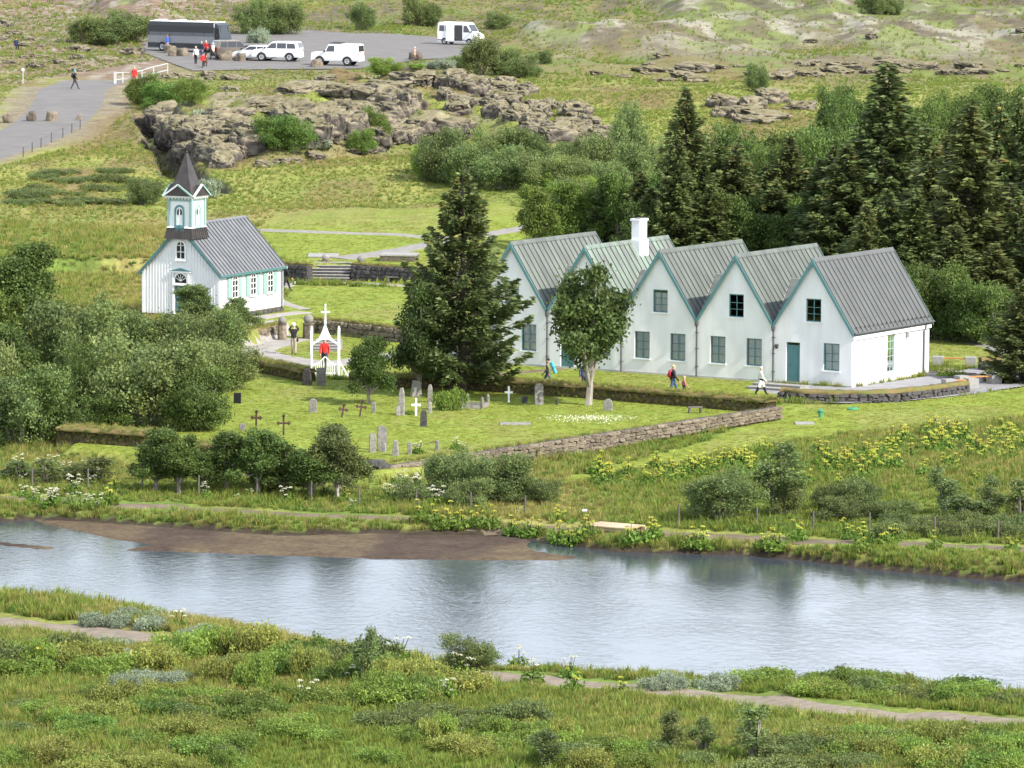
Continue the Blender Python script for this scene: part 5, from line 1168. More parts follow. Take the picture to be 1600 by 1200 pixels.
def rocks(poly, n, sr_, zr, label, group, sink=.35):
    a = np.array(poly); k = 0
    while k < n:
        x, y = random.uniform(a[:, 0].min(), a[:, 0].max()), random.uniform(a[:, 1].min(), a[:, 1].max())
        if not pip(np.array([x]), np.array([y]), poly)[0]: continue
        p = G(x, y); s = random.uniform(*sr_) ** 1.0; k += 1
        if flat_mask(np.array([p.x]), np.array([p.y]))[0] > .5: continue
        zs = s * random.uniform(*zr)
        o = inst('lava_rock', random.choice(LM), None, (p.x, p.y, p.z + zs * (.45 - sink)), (random.uniform(-.15, .15), random.uniform(-.15, .15), random.uniform(0, 6.28)), (s * random.uniform(.8, 1.5), s * random.uniform(.7, 1.2), zs)); tag(o, label, 'rock', group)
LR1 = 'moss topped lava rock on the outcrop between meadow and car park'; GR1 = 'lava rocks of the outcrop'
rocks([(400, 225), (470, 185), (560, 185), (640, 205), (700, 195), (720, 215), (560, 228)], 30, (1.0, 1.9), (.7, 1.0), LR1, GR1)
rocks([(690, 120), (760, 128), (860, 150), (940, 195), (960, 240), (900, 235), (800, 200), (720, 185), (690, 150)], 70, (.7, 1.5), (.6, .95), LR1, GR1)
rocks([(340, 200), (420, 150), (520, 115), (640, 112), (690, 150), (620, 190), (480, 190), (400, 225)], 22, (1.2, 2.6), (.3, .5), LR1, GR1)
rocks([(590, 150), (640, 150), (650, 200), (600, 200)], 14, (.8, 1.6), (.8, 1.3), LR1, GR1)
LR2 = 'dark broken lava rock along the narrow fissure behind the church spire'
rocks([(236, 190), (300, 178), (380, 205), (420, 225), (350, 262), (300, 250), (262, 222)], 44, (.8, 1.6), (.7, 1.1), LR2, 'lava rocks of the fissure')
rocks([(170, 150), (240, 120), (400, 108), (430, 135), (300, 160)], 20, (.5, 1.2), (.35, .6), 'lava rock on the rough ground below the car park', 'lava rocks below the car park')
rocks([(-20, 30), (120, 80), (230, 85), (180, 128), (60, 128), (-20, 125)], 30, (.5, 1.3), (.35, .6), 'lava rock on the bare stony slope beside the road', 'lava rocks beside the road')
rocks([(400, 262), (560, 235), (620, 232), (480, 250)], 8, (.5, 1.0), (.4, .6), 'small lava rock lying in the meadow below the outcrop', 'meadow rocks')
rocks([(860, 95), (1000, 50), (1600, 20), (1620, 120), (1300, 118), (1000, 130)], 10, (.6, 1.2), (.3, .5), 'low pale lava hummock on the far lava field', 'slabs of the far lava field')
rocks([(1090, 165), (1200, 158), (1300, 170), (1220, 195), (1120, 190)], 12, (.9, 1.8), (.4, .8), 'dark lava rock in the hollow above the spruce plantation', 'rocks above the plantation')
rocks([(920, 118), (1000, 104), (1300, 100), (1620, 96), (1620, 118), (1300, 120), (1000, 132)], 34, (.7, 1.7), (.25, .45), 'low lava rock in the long ridge across the far lava field', 'rocks of the far ridge', .25)
for bx, by, s in [(12, 192, .75), (50, 190, .75), (81, 190, .8), (124, 189, .5)]:
    p = G(bx, by); o = inst('boulder', rock_mesh('boulder', (1, .9, 1.1), STONE, bx, 3, .16, .6), None, (p.x, p.y, p.z + s * .35), (0, 0, bx), (s * .5, s * .5, s * .6)); tag(o, 'roadside boulder blocking the grey road in a row', 'boulder', 'boulders across the road')
for bx, by, s in [(352, 94, .9), (376, 95, .7), (650, 93, .8), (265, 84, .9), (285, 88, .8), (495, 103, .8), (270, 88, .6)]:
    p = GZ(bx, by, 5.7); p.z = h1(p.x, p.y); o = inst('boulder', rock_mesh('boulder', (1, .9, 1), STONE, bx, 3, .18, .6), None, (p.x, p.y, p.z + s * .3), (0, 0, bx), (s * .75, s * .7, s * .7)); tag(o, 'kerb boulder at the edge of the car park', 'boulder', 'boulders round the car park')

# ------------------------------------------------------------------ steps, pillars, benches, forecourt
def at(px, py, z): v = GZ(px, py, z); return (v.x, v.y, z)
def steps(name, p, rz, n, wd, tread, rise, m, label):
    R = empty(name, p, rz, label, 'steps')
    for i in range(n):
        MB().box(-wd / 2 - .02, wd / 2 + .02, i * tread - .03, (i + 1) * tread - .02, (i + 1) * rise + .002, (i + 1) * rise + .04).build('tread', CONC, R)
        MB().box(-wd / 2, wd / 2, i * tread, (n + .5) * tread, -.25 if i == 0 else i * rise - .02, (i + 1) * rise - .001 * i).build('step', m, R, bevel=.015)
    return R
steps('stone_steps', at(515, 439, .8), -.05, 6, 2.5, .42, .165, BASALT, 'wide dark stone steps up to the upper lawn')
steps('stone_steps', at(509, 549, 0), -.1, 4, 1.5, .4, .13, FLAG, 'short stone steps behind the white lychgate')
def pillar(px, py, z, h_, r_, label, name='gate_pillar'):
    R = empty(name, at(px, py, z), .4, label, 'pillar')
    MB().lathe([(r_ * 1.08, -.3), (r_ * 1.05, 0), (r_, h_ * .5), (r_ * .96, h_)], 7).build('shaft', STONE, R, bevel=.03)
    MB().lathe([(r_ * 1.1, 0), (r_ * 1.1, .06)], 8, (0, 0, h_)).build('cap', STONE, R)
    MB().ell((0, 0, h_ + r_ * .85), (r_ * .9,) * 3, 14, 9).build('ball', GRAVE, R, True)
pillar(441, 529, .1, .85, .27, 'slender stone gate pillar with ball top beside the photographing man')
pillar(482, 526, .1, .75, .34, 'stout stone gate pillar with ball top beside the lychgate cross')
pillar(509, 411, 1.7, .12, .28, 'round ball stone at the left head of the dark steps', 'ball_stone'); pillar(564, 414, 1.7, .12, .28, 'round ball stone at the right head of the dark steps', 'ball_stone')
R = empty('table_tomb', at(624, 406, 1.85), -.12, 'long pale stone block lying on the upper lawn', 'stone block'); MB().box(-1.15, 1.15, -.9, .9, -.1, .3).build('base', STONE, R, bevel=.02); MB().box(-1.2, 1.2, -.95, .95, .3, .42).build('slab', CONC, R, bevel=.02)
tag(MB().box(-1, 1, -1.2, 1.2, -.05, .05).build('flat_slab', CONC, bevel=.02), 'flat pale stone slab in the grass above the dark steps', 'slab').location = at(505, 399, 1.88)
def bench(p, rz, L_, label, wood=GWOOD, block=None, h_=.45, dpt=.42):
    R = empty('bench', p, rz, label, 'bench')
    for k in range(3): MB().box(-L_ / 2, L_ / 2, -dpt / 2 + k * dpt / 3 + .01, -dpt / 2 + (k + 1) * dpt / 3 - .01, h_ - .06, h_).build('plank', wood, R)
    for s in (-1, 1):
        x = s * (L_ / 2 - .12)
        if block: MB().box(x - .32 + s * .3, x + .32 + s * .3, -.33, .33, -.1, h_ + .06).build('block', block, R, bevel=.02)
        else: MB().box(x - .06, x + .06, -dpt / 2 + .03, dpt / 2 - .03, -.1, h_ - .06).build('leg', wood, R)
bench(at(625, 443, .82), -.1, 1.7, 'grey wooden bench against the dark retaining wall')
bench(at(1491, 571, .05), -.1, 1.5, 'yellow plank bench between two concrete blocks beyond the house corner', WOOD, CONC)
bench(at(1528, 600, .05), .45, 1.7, 'orange plank bench with concrete blocks beside the curved wall', WOOD, CONC)
bench(at(1500, 606, .05), .35, 1.0, 'orange plank seat end behind the curved wall turf', WOOD, CONC)
R = empty('planter_bed', at(1488, 588, .05), -.5, 'low kerbed flower bed beside the house corner', 'planter'); MB().box(-1.4, 1.4, -.5, .5, 0, .18).build('kerb', CONC, R, bevel=.02); MB().box(-1.3, 1.3, -.4, .4, .181, .22).build('soil', DIRT, R)
for i in range(7): herb('bed_plant', random.choice(('ang', 'par')), Vector((*at(1468 + i * 6, 586 + (i % 2), .2)[:2], .2)), .45, 'small green plant in the kerbed flower bed', 'plants of the flower bed')
area('forecourt', FORE, mat('grey paving', (.27, .26, .265), (.22, .215, .22), 1.2, .85, .1, 0, .3), 0, .25, .05)
steps('door_steps', at(1203, 611, 0), -math.radians(32) + .0, 2, 3.0, .7, .13, CONC, 'broad low concrete steps by the end gable door')
cw = [GZ(a, b, -.1) for a, b in [(1222, 627), (1262, 630), (1300, 631), (1350, 631), (1400, 629), (1450, 624), (1508, 616)]]
cwR = turf_wall('curved_wall', cw, -.25, .5, .55, 'low curved dark stone wall with turf top before the forecourt', BASALT, 3, 'stone wall')
dwp = [GZ(a, b, 0) for a, b in [(1531, 579), (1570, 578), (1640, 579)]]
turf_wall('forecourt_wall', dwp, -.2, .62, .5, 'straight dark basalt wall with turf top beyond the forecourt', BASALT, 3, 'stone wall')
# ------------------------------------------------------------------ lychgate
R = empty('lychgate', at(508, 589, 0), .06, 'white wooden lychgate with curved arch and cross', 'gate')
hw_ = .76
for s in (-1, 1):
    p = MB().box(s * hw_ - .075, s * hw_ + .075, -.075, .075, -.2, 2.55).build('post', WPAINT, R, bevel=.01)
    MB().lathe([(.07, 0), (.1, .05), (.06, .1), (.085, .17), (.05, .25), (.01, .31)], 10, (s * hw_, 0, 2.55)).build('finial', WPAINT, p, True)
    MB().bar((s * (hw_ + .55), 0, .0), (s * hw_, 0, .95), .08, .08, (0, 1, 0)).build('brace', WPAINT, R)
    MB().bar((s * (hw_ + .55), -.0, -.1), (s * (hw_ + .55), 0, .35), .08, .08, (0, 1, 0)).build('side_post', WPAINT, R)
    for k in range(2): MB().bar((s * (hw_ + .18 + .18 * k), 0, .02), (s * (hw_ + .18 + .18 * k), 0, .62 - .3 * k), .04, .03, (0, 1, 0)).build('side_slat', WPAINT, R)
    n = 12; cu = [(s * hw_ * (1 - i / n), 1.95 + 1.15 * (i / n) ** 2.4) for i in range(n + 1)]; lo = [(s * hw_ * (1 - i / n), 1.72 + .42 * math.sin(i / n * math.pi / 2) * .9 + .0) for i in range(n + 1)]
    mb = MB(); V = [(x, y, z) for (x, z) in cu for y in (-.04, .04)] + [(x, y, z) for (x, z) in lo for y in (-.04, .04)]; o_ = 2 * (n + 1)
    F = []
    for i in range(n):
        a = 2 * i; F += [(a, a + 2, o_ + a + 2, o_ + a), (a + 1, o_ + a + 1, o_ + a + 3, a + 3), (a, a + 1, a + 3, a + 2), (o_ + a, o_ + a + 2, o_ + a + 3, o_ + a + 1)]
    mb.add(V, F); fixn(mb.build('arch', WPAINT, R))
cr_ = MB().tube([(0, 0, 2.95), (0, 0, 3.4), (0, 0, 4.0)], [.07, .05, .045], 8).build('cross', WPAINT, R); MB().bar((-.2, 0, 3.62), (.2, 0, 3.62), .07, .07, (0, 1, 0)).build('cross_arm', WPAINT, cr_)
for q in ((-.2, 3.62), (.2, 3.62), (0, 4.02)): MB().ell((q[0], 0, q[1]), (.065,) * 3, 8, 6).build('knob', WPAINT, cr_)
for s in (-1, 1):
    lf = MB().box(min(s * .02, s * .68), max(s * .02, s * .68), -.03, .03, .16, .24).build('gate_leaf', WPAINT, R)
    n = 8; top_ = [(s * (.68 - .66 * i / n), .68 + .46 * (i / n) ** 1.8) for i in range(n + 1)]
    for (x0, z0), (x1, z1) in zip(top_[:-1], top_[1:]): MB().bar((x0, 0, z0), (x1, 0, z1), .07, .06, (0, 1, 0)).build('top_rail', WPAINT, lf)
    for i in range(6):
        x = s * (.63 - .105 * i); t = (.68 - abs(x)) / .66; MB().box(x - .022, x + .022, -.015, .015, .1, .66 + .46 * t ** 1.8).build('slat', WPAINT, lf)
# ------------------------------------------------------------------ graves
def stone_grave(px, by, hpx, wpx, kind, label, m=GRAVE, tilt=0):
    p = G(px, by); s = pxm(p); h_, w_ = hpx / s, wpx / s; t = max(.12, w_ * .35); mb = MB()
    if kind == 'round': prof = [(-w_ / 2, -.2), (w_ / 2, -.2)] + [(w_ / 2 * math.cos(a) * (1.0), h_ - w_ / 2 + w_ / 2 * math.sin(a)) for a in [math.pi * k / 8 for k in range(9)]]
    elif kind == 'taper': prof = [(-w_ / 2, -.2), (w_ / 2, -.2), (w_ * .40, h_ * .8), (w_ * .2, h_), (-w_ * .22, h_ * .98), (-w_ * .42, h_ * .75)]
    elif kind == 'pyr': prof = [(-w_ / 2, -.2), (w_ / 2, -.2), (w_ * .28, h_), (-w_ * .25, h_ * 1.0)]; t = w_ * .6
    else: prof = [(-w_ / 2, -.2), (w_ / 2, -.2), (w_ / 2, h_), (-w_ / 2, h_ * .97)]
    mb.prism([(x, -t / 2, z) for x, z in prof], (0, t, 0)); o = fixn(mb.build('gravestone', m, None, bevel=.03)); o.location = p; o.rotation_euler = (random.uniform(-.05, .05), tilt, random.uniform(-.35, .3)); tag(o, label, 'gravestone'); return o
for a in [(480, 603, 27, 16, 'taper', 'dark rough gravestone left of the gate leaf', BASALT), (502, 602, 28, 14, 'slab', 'tall grey slab gravestone right before the lychgate'), (489, 645, 22, 13, 'round', 'single round topped gravestone in the middle of the lawn below the gate'), (371, 631, 17, 12, 'slab', 'black square gravestone near the willow bushes', mat('black granite', (.02, .02, .022), None, rough=.3)),
          (379, 673, 11, 10, 'slab', 'short grey stump gravestone beside the small iron cross'), (584, 646, 18, 7, 'round', 'slim short stone post right of the leaning iron crosses'), (627, 649, 44, 11, 'taper', 'tallest slender gravestone beside the white cross with yellow flowers'), (622, 650, 15, 7, 'round', 'tiny stone post at the foot of the tallest gravestone'),
          (650, 620, 26, 19, 'pyr', 'broad tapering gravestone block under the dark birch'), (672, 629, 29, 9, 'taper', 'slim gravestone beside the clipped green shrub'), (672, 646, 18, 6, 'round', 'little stone post before the clipped shrub'), (708, 638, 11, 6, 'round', 'small stone post at the right foot of the clipped shrub'),
          (842, 633, 34, 14, 'round', 'tall round topped gravestone before the turf wall'), (820, 630, 11, 9, 'slab', 'small dark stump between white cross and tall gravestone', BASALT), (870, 634, 12, 4, 'slab', 'thin dark marker right of the tall round gravestone', BASALT), (950, 642, 19, 14, 'round', 'lone short round gravestone right of the birch trunk'),
          (662, 667, 27, 12, 'taper', 'dark broken slab gravestone alone on the open lawn', BASALT), (582, 708, 31, 11, 'round', 'narrow tall gravestone at the wall corner'), (597, 705, 40, 15, 'round', 'largest round topped gravestone at the wall corner'), (600, 708, 15, 6, 'round', 'small post before the largest corner gravestone'), (618, 712, 24, 12, 'pyr', 'tapered grey gravestone beside the corner posts'),
          (640, 711, 20, 7, 'round', 'stone chain post beside the white flowers'), (683, 704, 16, 6, 'round', 'stone chain post between the two white flower clumps')]:
    stone_grave(*a)
stone_grave(371, 592, 16, 16, 'slab', 'white leaning gravestone by the brown turf wall', WPAINT).rotation_euler = (-.35, -.1, .3)
ch_ = MB(); q0, q1 = G(640, 711), G(683, 704); z_ = .45
ch_.tube([(q0.x, q0.y, q0.z + z_), ((q0.x + q1.x) / 2, (q0.y + q1.y) / 2, q0.z + z_ - .05), (q1.x, q1.y, q1.z + z_)], .02, 5); tag(ch_.build('chain_rail', RUST), 'thin iron rail between the two stone chain posts', 'rail')
def cross(px, by, hpx, label, m, iron, tilt=0):
    p = G(px, by); h_ = hpx / pxm(p); R = empty('grave_cross', p, random.uniform(-.2, .2), label, 'cross'); R.rotation_euler = (0, tilt, R.rotation_euler.z); t = .045 if iron else .05; a = h_ * .26
    MB().box(-t, t, -.03, .03, -.2, h_).build('upright', m, R); MB().box(-a, a, -.028, .032, h_ * .62 - t, h_ * .62 + t).build('arm', m, R)
    if iron:
        for x, z in ((-a, h_ * .62), (a, h_ * .62), (0, h_)): fixn(MB().prism([(x - .11, -.03, z), (x, -.03, z - .11), (x + .11, -.03, z), (x, -.03, z + .11)], (0, .06, 0)).build('ornament', m, R))
cross(534, 653, 20, 'small rusty iron cross leaning left of its leaning neighbour', RUST, True, .18); cross(562, 651, 25, 'rusty iron cross leaning beside the slim stone post', RUST, True, .16)
cross(400, 669, 25, 'small upright iron cross beside the short stump', RUST, True, .03); cross(443, 681, 31, 'largest ornate iron cross standing alone on the lawn', RUST, True, 0)
cross(650, 650, 28, 'white wooden grave cross behind yellow flowers', WPAINT, False); cross(795, 629, 25, 'white wooden grave cross before the turf wall', WPAINT, False)
R = empty('grave_surround', G(742, 637), -.2, 'low stone grave surround with four posts right of the shrub', 'grave surround')
for x0, x1, y0, y1 in ((-.6, .6, -.8, -.68), (-.6, .6, .68, .8), (-.6, -.48, -.68, .68), (.48, .6, -.68, .68)): MB().box(x0, x1, y0, y1, -.1, .2).build('kerb', GRAVE, R)
for x in (-.55, .55):
    for y in (-.75, .75): MB().lathe([(.09, -.1), (.09, .55), (.03, .65)], 8, (x, y, 0)).build('post', GRAVE, R)
tag(MB().box(-.8, .8, -.5, .5, -.08, .05).build('flat_slab', GRAVE, bevel=.03), 'flat grave slab sunk in the open lawn', 'slab').location = G(805, 663)
R = empty('small_bench', G(1086, 646), .2, 'tiny low slab seat under the turf wall end', 'bench'); MB().box(-.4, .4, -.16, .16, .28, .34).build('seat', GWOOD, R); [MB().box(x - .04, x + .04, -.14, .14, -.1, .28).build('leg', GWOOD, R) for x in (-.3, .3)]
for bx, by, k in [(652, 708, 'par'), (656, 710, 'par'), (648, 709, 'par'), (712, 703, 'par'), (722, 706, 'par')]: herb('daisy_clump', k, G(bx, by), .65, 'clump of white flowers growing by the corner gravestones', 'white flower clumps at the corner')
for bx, by in [(642, 648), (638, 647)]: herb('flower_clump', 'ang', G(bx, by), .45, 'yellow flower clump at the white grave cross', 'yellow flowers at the cross')
q = []
while len(q) < 700:
    x, y = random.gauss(925, 34), random.gauss(653, 3); q.append((x, y))
pp = np.array([tuple(GZ(x, y, .1)) for x, y in q]); V, F = leaf_quads(pp, .06, rng, .8, 1.0); o = bpy.data.objects.new('lawn_daisies', npmesh('lawn_daisies', V, F, PARS, np.ones((len(V), 3)))); C.objects.link(o); tag(o, 'patch of tiny white daisies in the graveyard lawn', 'flowers', None, 'stuff')
# utilities on the slope
R = empty('hydrant', G(1282, 653), 0, 'small green water hydrant post on the lawn slope', 'hydrant'); GP = mat('green paint', (.05, .22, .11), (.06, .25, .13), 4, .5); MB().lathe([(.11, -.1), (.11, .3), (.15, .32), (.15, .36), (.1, .4), (.02, .48)], 10).build('barrel', GP, R); MB().bar((-.2, 0, .26), (.2, 0, .26), .09, .09).build('outlet', GP, R)
R = empty('valve_cover', G(1332, 641), 0, 'low green valve cover in the lawn before the curved wall', 'cover'); MB().lathe([(.3, -.05), (.3, .06), (.22, .12)], 14).build('lid', GP, R); MB().box(-.06, .06, -.02, .02, .12, .16).build('handle', GP, R)
tag(MB().box(-.5, .5, -.45, .45, -.1, .06).build('manhole_slab', CONC, bevel=.02), 'square concrete manhole slab left of the green hydrant', 'slab').location = G(1257, 662)
R = empty('flagpole', at(682, 566, 0), 0, 'thin white flagpole between dark birch and spruce', 'flagpole'); MB().tube([(0, 0, -.2), (0, 0, 3), (.02, 0, 5.6)], [.05, .045, .03], 8).build('pole', WPAINT, R); MB().ell((.02, 0, 5.64), (.06,) * 3, 8, 6).build('ball', WPAINT, R)
R = empty('spotlight', G(942, 618), .3, 'small white floodlight on the house lawn', 'lamp'); MB().box(-.12, .12, -.08, .08, .1, .36).build('housing', WPAINT, R); MB().box(-.09, .09, -.095, -.08, .14, .32).build('lens', mat('dark pane', (.03, .03, .035)), R); MB().bar((0, 0, -.1), (0, 0, .1), .05, .05).build('stem', DARKMETAL, R)
# ------------------------------------------------------------------ footbridge, fences, railing
p0, p1 = G(925, 827), G(996, 830); d = (p1 - p0); d.z = 0; R = empty('footbridge', (p0.x, p0.y, max(p0.z, p1.z) + .08), math.atan2(d.y, d.x), 'pale wooden plank footbridge on the riverside track', 'footbridge'); BW = mat('pale board', (.50, .38, .25), (.42, .31, .2), 3, .7, .1, 0, .3, .12)
n = 14
for i in range(n): MB().box(d.length * i / n + .01, d.length * (i + 1) / n - .01, -.75, .75, .06, .11).build('plank', BW, R)
for y in (-.6, .6): MB().box(-.1, d.length + .1, y - .06, y + .06, -.12, .06).build('beam', BW, R)
def wire_fence(pxs, h_, label, name='wire_fence', m=GWOOD, wires=(.35, .65, .9), r_=.05):
    P = [G(a, b) for a, b in pxs]; R = empty(name, P[0], 0, label, 'fence'); L_ = [p - P[0] for p in P]
    for q in L_: MB().tube([q + Vector((0, 0, -.2)), q + Vector((.02, 0, h_))], [r_, r_ * .85], 7).build('post', m, R)
    for w_ in wires:
        for a, b in zip(L_[:-1], L_[1:]): MB().tube([a + Vector((0, 0, h_ * w_)), (a + b) / 2 + Vector((0, 0, h_ * w_ - .05)), b + Vector((0, 0, h_ * w_))], .008, 3).build('wire', DARKMETAL, R)
wire_fence([(50, 764), (137, 766), (222, 770), (310, 776), (401, 780), (486, 786), (561, 792), (650, 798), (735, 803), (820, 808)], 1.0, 'old wire fence with wooden posts along the dirt track')
wire_fence([(1060, 822), (1182, 828), (1270, 834), (1358, 836), (1460, 842), (1559, 848), (1640, 852)], 1.0, 'wire fence with dark posts along the right river bank')
wire_fence([(36, 246), (50, 238), (64, 231), (80, 223), (98, 215), (112, 208), (125, 202)], .8, 'low rope fence on thin posts beside the grey road', 'rope_fence', DARKMETAL, (.9,), .035)
P = [at(180, 132, 5.3), at(192, 131, 5.3), at(205, 131, 5.3), at(222, 128, 5.4), at(240, 122, 5.5), at(262, 117, 5.6)]; o0 = Vector(P[0]); R = empty('bridge_railing', o0, 0, 'pale metal railing of the small bridge at the end of the road', 'railing'); GAL = mat('galvanised steel', (.5, .5, .49), (.42, .42, .41), 4, .5)
L_ = [Vector(q) - o0 for q in P]
for i, q in enumerate(L_): MB().box(q.x - (.12 if i == 0 else .05), q.x + (.12 if i == 0 else .05), q.y - .05, q.y + .05, -.3 + q.z, q.z + 1.1).build('post', GAL, R)
for z_ in (.45, 1.06):
    for a, b in zip(L_[:-1], L_[1:]): MB().bar(a + Vector((0, 0, z_)), b + Vector((0, 0, z_)), .07, .07).build('rail', GAL, R)
p = G(36, 131); R = empty('marker_post', p, 0, 'thin pale marker post beside the road edge', 'post'); MB().tube([(0, 0, -.1), (0, 0, 1.4)], .04, 6).build('pole', GAL, R); MB().box(-.12, .12, -.02, .02, 1.15, 1.4).build('plate', WPAINT, R)
p = G(914, 812); R = empty('sign_post', p, .2, 'small white sign on a dark post beside the footbridge', 'sign'); MB().tube([(0, 0, -.1), (0, 0, .5)], .035, 6).build('post', GWOOD, R); MB().box(-.13, .08, -.03, -.01, .36, .46).build('board', WPAINT, R)

# ------------------------------------------------------------------ people
SKIN = mat('skin', (.55, .32, .22), None, rough=.6); SHOE = mat('shoe', (.03, .028, .026), None, rough=.6)
def cloth(c): return mat('cloth %.2f %.2f %.2f' % c, c, tuple(v * .8 for v in c), 9, .9, .15)
def person(p, face, H, top_, legs, hair, label, pose='stand', coat=False, group=None, hat=None):
    j = {}; S = .105 * H; w_ = lambda *a: Vector(a) * H
    st = {'walk': .10, 'stand': .015, 'camera': .03, 'sit': 0, 'crouch': 0}[pose]
    j['pel'] = w_(0, 0, .53); j['wai'] = w_(0, .005, .62); j['che'] = w_(0, .008, .735); j['nk'] = w_(0, .0, .83); j['hb'] = w_(0, -.008, .875); j['ht'] = w_(0, -.008, .96)
    for s, k in ((1, 'L'), (-1, 'R')):
        j['sh' + k] = w_(s * .098, 0, .79); f = s * st
        if pose == 'camera': j['el' + k] = w_(s * .16, -.09, .80); j['wr' + k] = w_(s * .05, -.13, .93); j['ha' + k] = w_(s * .03, -.15, .975)
        else: j['el' + k] = w_(s * .135, .02 + f * .7, .63); j['wr' + k] = w_(s * .13, -.05 + f * 1.2, .49); j['ha' + k] = w_(s * .125, -.065 + f * 1.4, .44)
        j['hi' + k] = w_(s * .05, 0, .49)
        if pose in ('sit', 'crouch'): j['kn' + k] = w_(s * .07, -.22, .50); j['an' + k] = w_(s * .07, -.20, .27); j['to' + k] = w_(s * .075, -.29, .25)
        else: j['kn' + k] = w_(s * .055, -f * .9 - .012, .275); j['an' + k] = w_(s * .055, -f * 1.9 + .01, .045); j['to' + k] = w_(s * .06, -f * 1.9 - .085, .018)
    bones = [('pel', 'wai', 1), ('wai', 'che', 1), ('che', 'nk', 1), ('nk', 'hb', 0), ('hb', 'ht', 0)]
    for k in 'LR': bones += [('che', 'sh' + k, 1), ('sh' + k, 'el' + k, 1), ('el' + k, 'wr' + k, 1), ('wr' + k, 'ha' + k, 0), ('pel', 'hi' + k, 2), ('hi' + k, 'kn' + k, 1 if coat else 2), ('kn' + k, 'an' + k, 2), ('an' + k, 'to' + k, 3)]
    rad = {'pel': (.088, .065), 'wai': (.082, .06), 'che': (.098, .068), 'nk': (.032, .034), 'hb': (.040, .05), 'ht': (.042, .05), 'sh': (.045, .045), 'el': (.034, .034), 'wr': (.024, .024), 'ha': (.022, .014), 'hi': (.062, .062), 'kn': (.045, .045), 'an': (.032, .032), 'to': (.028, .02)}
    if coat: rad.update({'hi': (.085, .08), 'kn': (.06, .06), 'pel': (.10, .08)})
    names = list(j); bm = bmesh.new(); lay = bm.verts.layers.skin.verify(); vs = {}
    for nme in names:
        v = bm.verts.new(j[nme]); r_ = rad.get(nme, rad.get(nme[:2])); v[lay].radius = (r_[0] * H, r_[1] * H); v[lay].use_root = nme == 'pel'; vs[nme] = v
    for a, b, _ in bones: bm.edges.new((vs[a], vs[b]))
    me = bpy.data.meshes.new('tmp'); bm.to_mesh(me); bm.free(); o = bpy.data.objects.new('tmp', me); C.objects.link(o)
    o.modifiers.new('skin', 'SKIN').use_smooth_shade = True; sb = o.modifiers.new('sub', 'SUBSURF'); sb.levels = 1; sb.render_levels = 1
    ev = o.evaluated_get(bpy.context.evaluated_depsgraph_get()); m2 = bpy.data.meshes.new_from_object(ev); C.objects.unlink(o); bpy.data.objects.remove(o)
    mb = MB(); mb.v = [tuple(v.co) for v in m2.vertices]; mb.f = [tuple(f.vertices) for f in m2.polygons]
    A = np.array([tuple(j[b[0]]) for b in bones]); B = np.array([tuple(j[b[1]]) for b in bones]); mt = np.array([b[2] for b in bones]); AB = B - A; LL = (AB ** 2).sum(1)
    for f in m2.polygons:
        c = np.array(f.center); t = np.clip(((c - A) * AB).sum(1) / LL, 0, 1); dd = np.linalg.norm(A + AB * t[:, None] - c, axis=1); mb.m.append(int(mt[dd.argmin()]))
    for k in 'LR':                          # five fingers each
        d_ = (j['ha' + k] - j['wr' + k]).normalized(); sd = d_.cross(Vector((1, 0, 0))).normalized()
        for i, ln in enumerate((.045, .052, .056, .05, .04)):
            if i == 0: b0 = j['ha' + k] - d_ * .02 * H + sd * .02 * H; e0 = b0 + (d_ * .6 + sd * .8) * ln * H * .7
            else: b0 = j['ha' + k] + sd * (.018 - .011 * (i - 1)) * H; e0 = b0 + d_ * ln * H + Vector((0, -.008 * H, 0))
            mb.tube([b0, (b0 + e0) / 2 + Vector((0, -.004 * H, 0)), e0], [.0055 * H, .005 * H, .004 * H], 5, 0)
    hc = (j['hb'] + j['ht']) / 2; mb.ell(hc + w_(0, -.052, -.008), (.009 * H, .014 * H, .014 * H), 6, 4, 0)
    for s in (1, -1): mb.ell(hc + w_(s * .046, 0, -.005), (.008 * H, .012 * H, .017 * H), 6, 4, 0); mb.ell(hc + w_(s * .017, -.047, .008), (.006 * H, .005 * H, .005 * H), 6, 4, 3)
    mb.box(hc.x - .014 * H, hc.x + .014 * H, hc.y - .051 * H, hc.y - .044 * H, hc.z - .034 * H, hc.z - .029 * H, 4)
    dz = {'sit': -.25 * H + .02, 'crouch': -.25 * H + .02}.get(pose, -.005)
    o = mb.build('person', [SKIN, cloth(top_), cloth(legs), SHOE, mat('lips', (.4, .15, .12))], None, True); o.location = (p[0], p[1], p[2] + dz); o.rotation_euler = (0, 0, face); tag(o, label, 'person', group)
    hm = hat or hair; q = MB().ell(hc + w_(0, .010, .018), (.053 * H, .060 * H, .055 * H), 10, 7); hr = q.build('hat' if hat else 'hair', cloth(hm), o, True)
    if hat: MB().lathe([(.06 * H, 0), (.075 * H, .004 * H), (.05 * H, .012 * H)], 12, tuple(hc + w_(0, 0, .02))).build('hat_brim', cloth(hm), o)
    return o
def backpack(o, H, c, label, dz=0):
    R = empty('backpack', o.location, o.rotation_euler.z, label, 'backpack'); m = cloth(c)
    MB().ell((0, .115 * H, .70 * H), (.085 * H, .055 * H, .13 * H), 10, 7).build('bag', m, R, True); MB().ell((0, .165 * H, .66 * H), (.06 * H, .025 * H, .06 * H), 8, 6).build('pocket', m, R, True)
    for s in (-1, 1): MB().tube([(s * .055 * H, .09 * H, .82 * H), (s * .06 * H, -.02 * H, .845 * H), (s * .065 * H, -.078 * H, .75 * H), (s * .08 * H, .0, .63 * H), (s * .06 * H, .1 * H, .6 * H)], .010 * H, 5).build('strap', m, R)
PI = math.pi
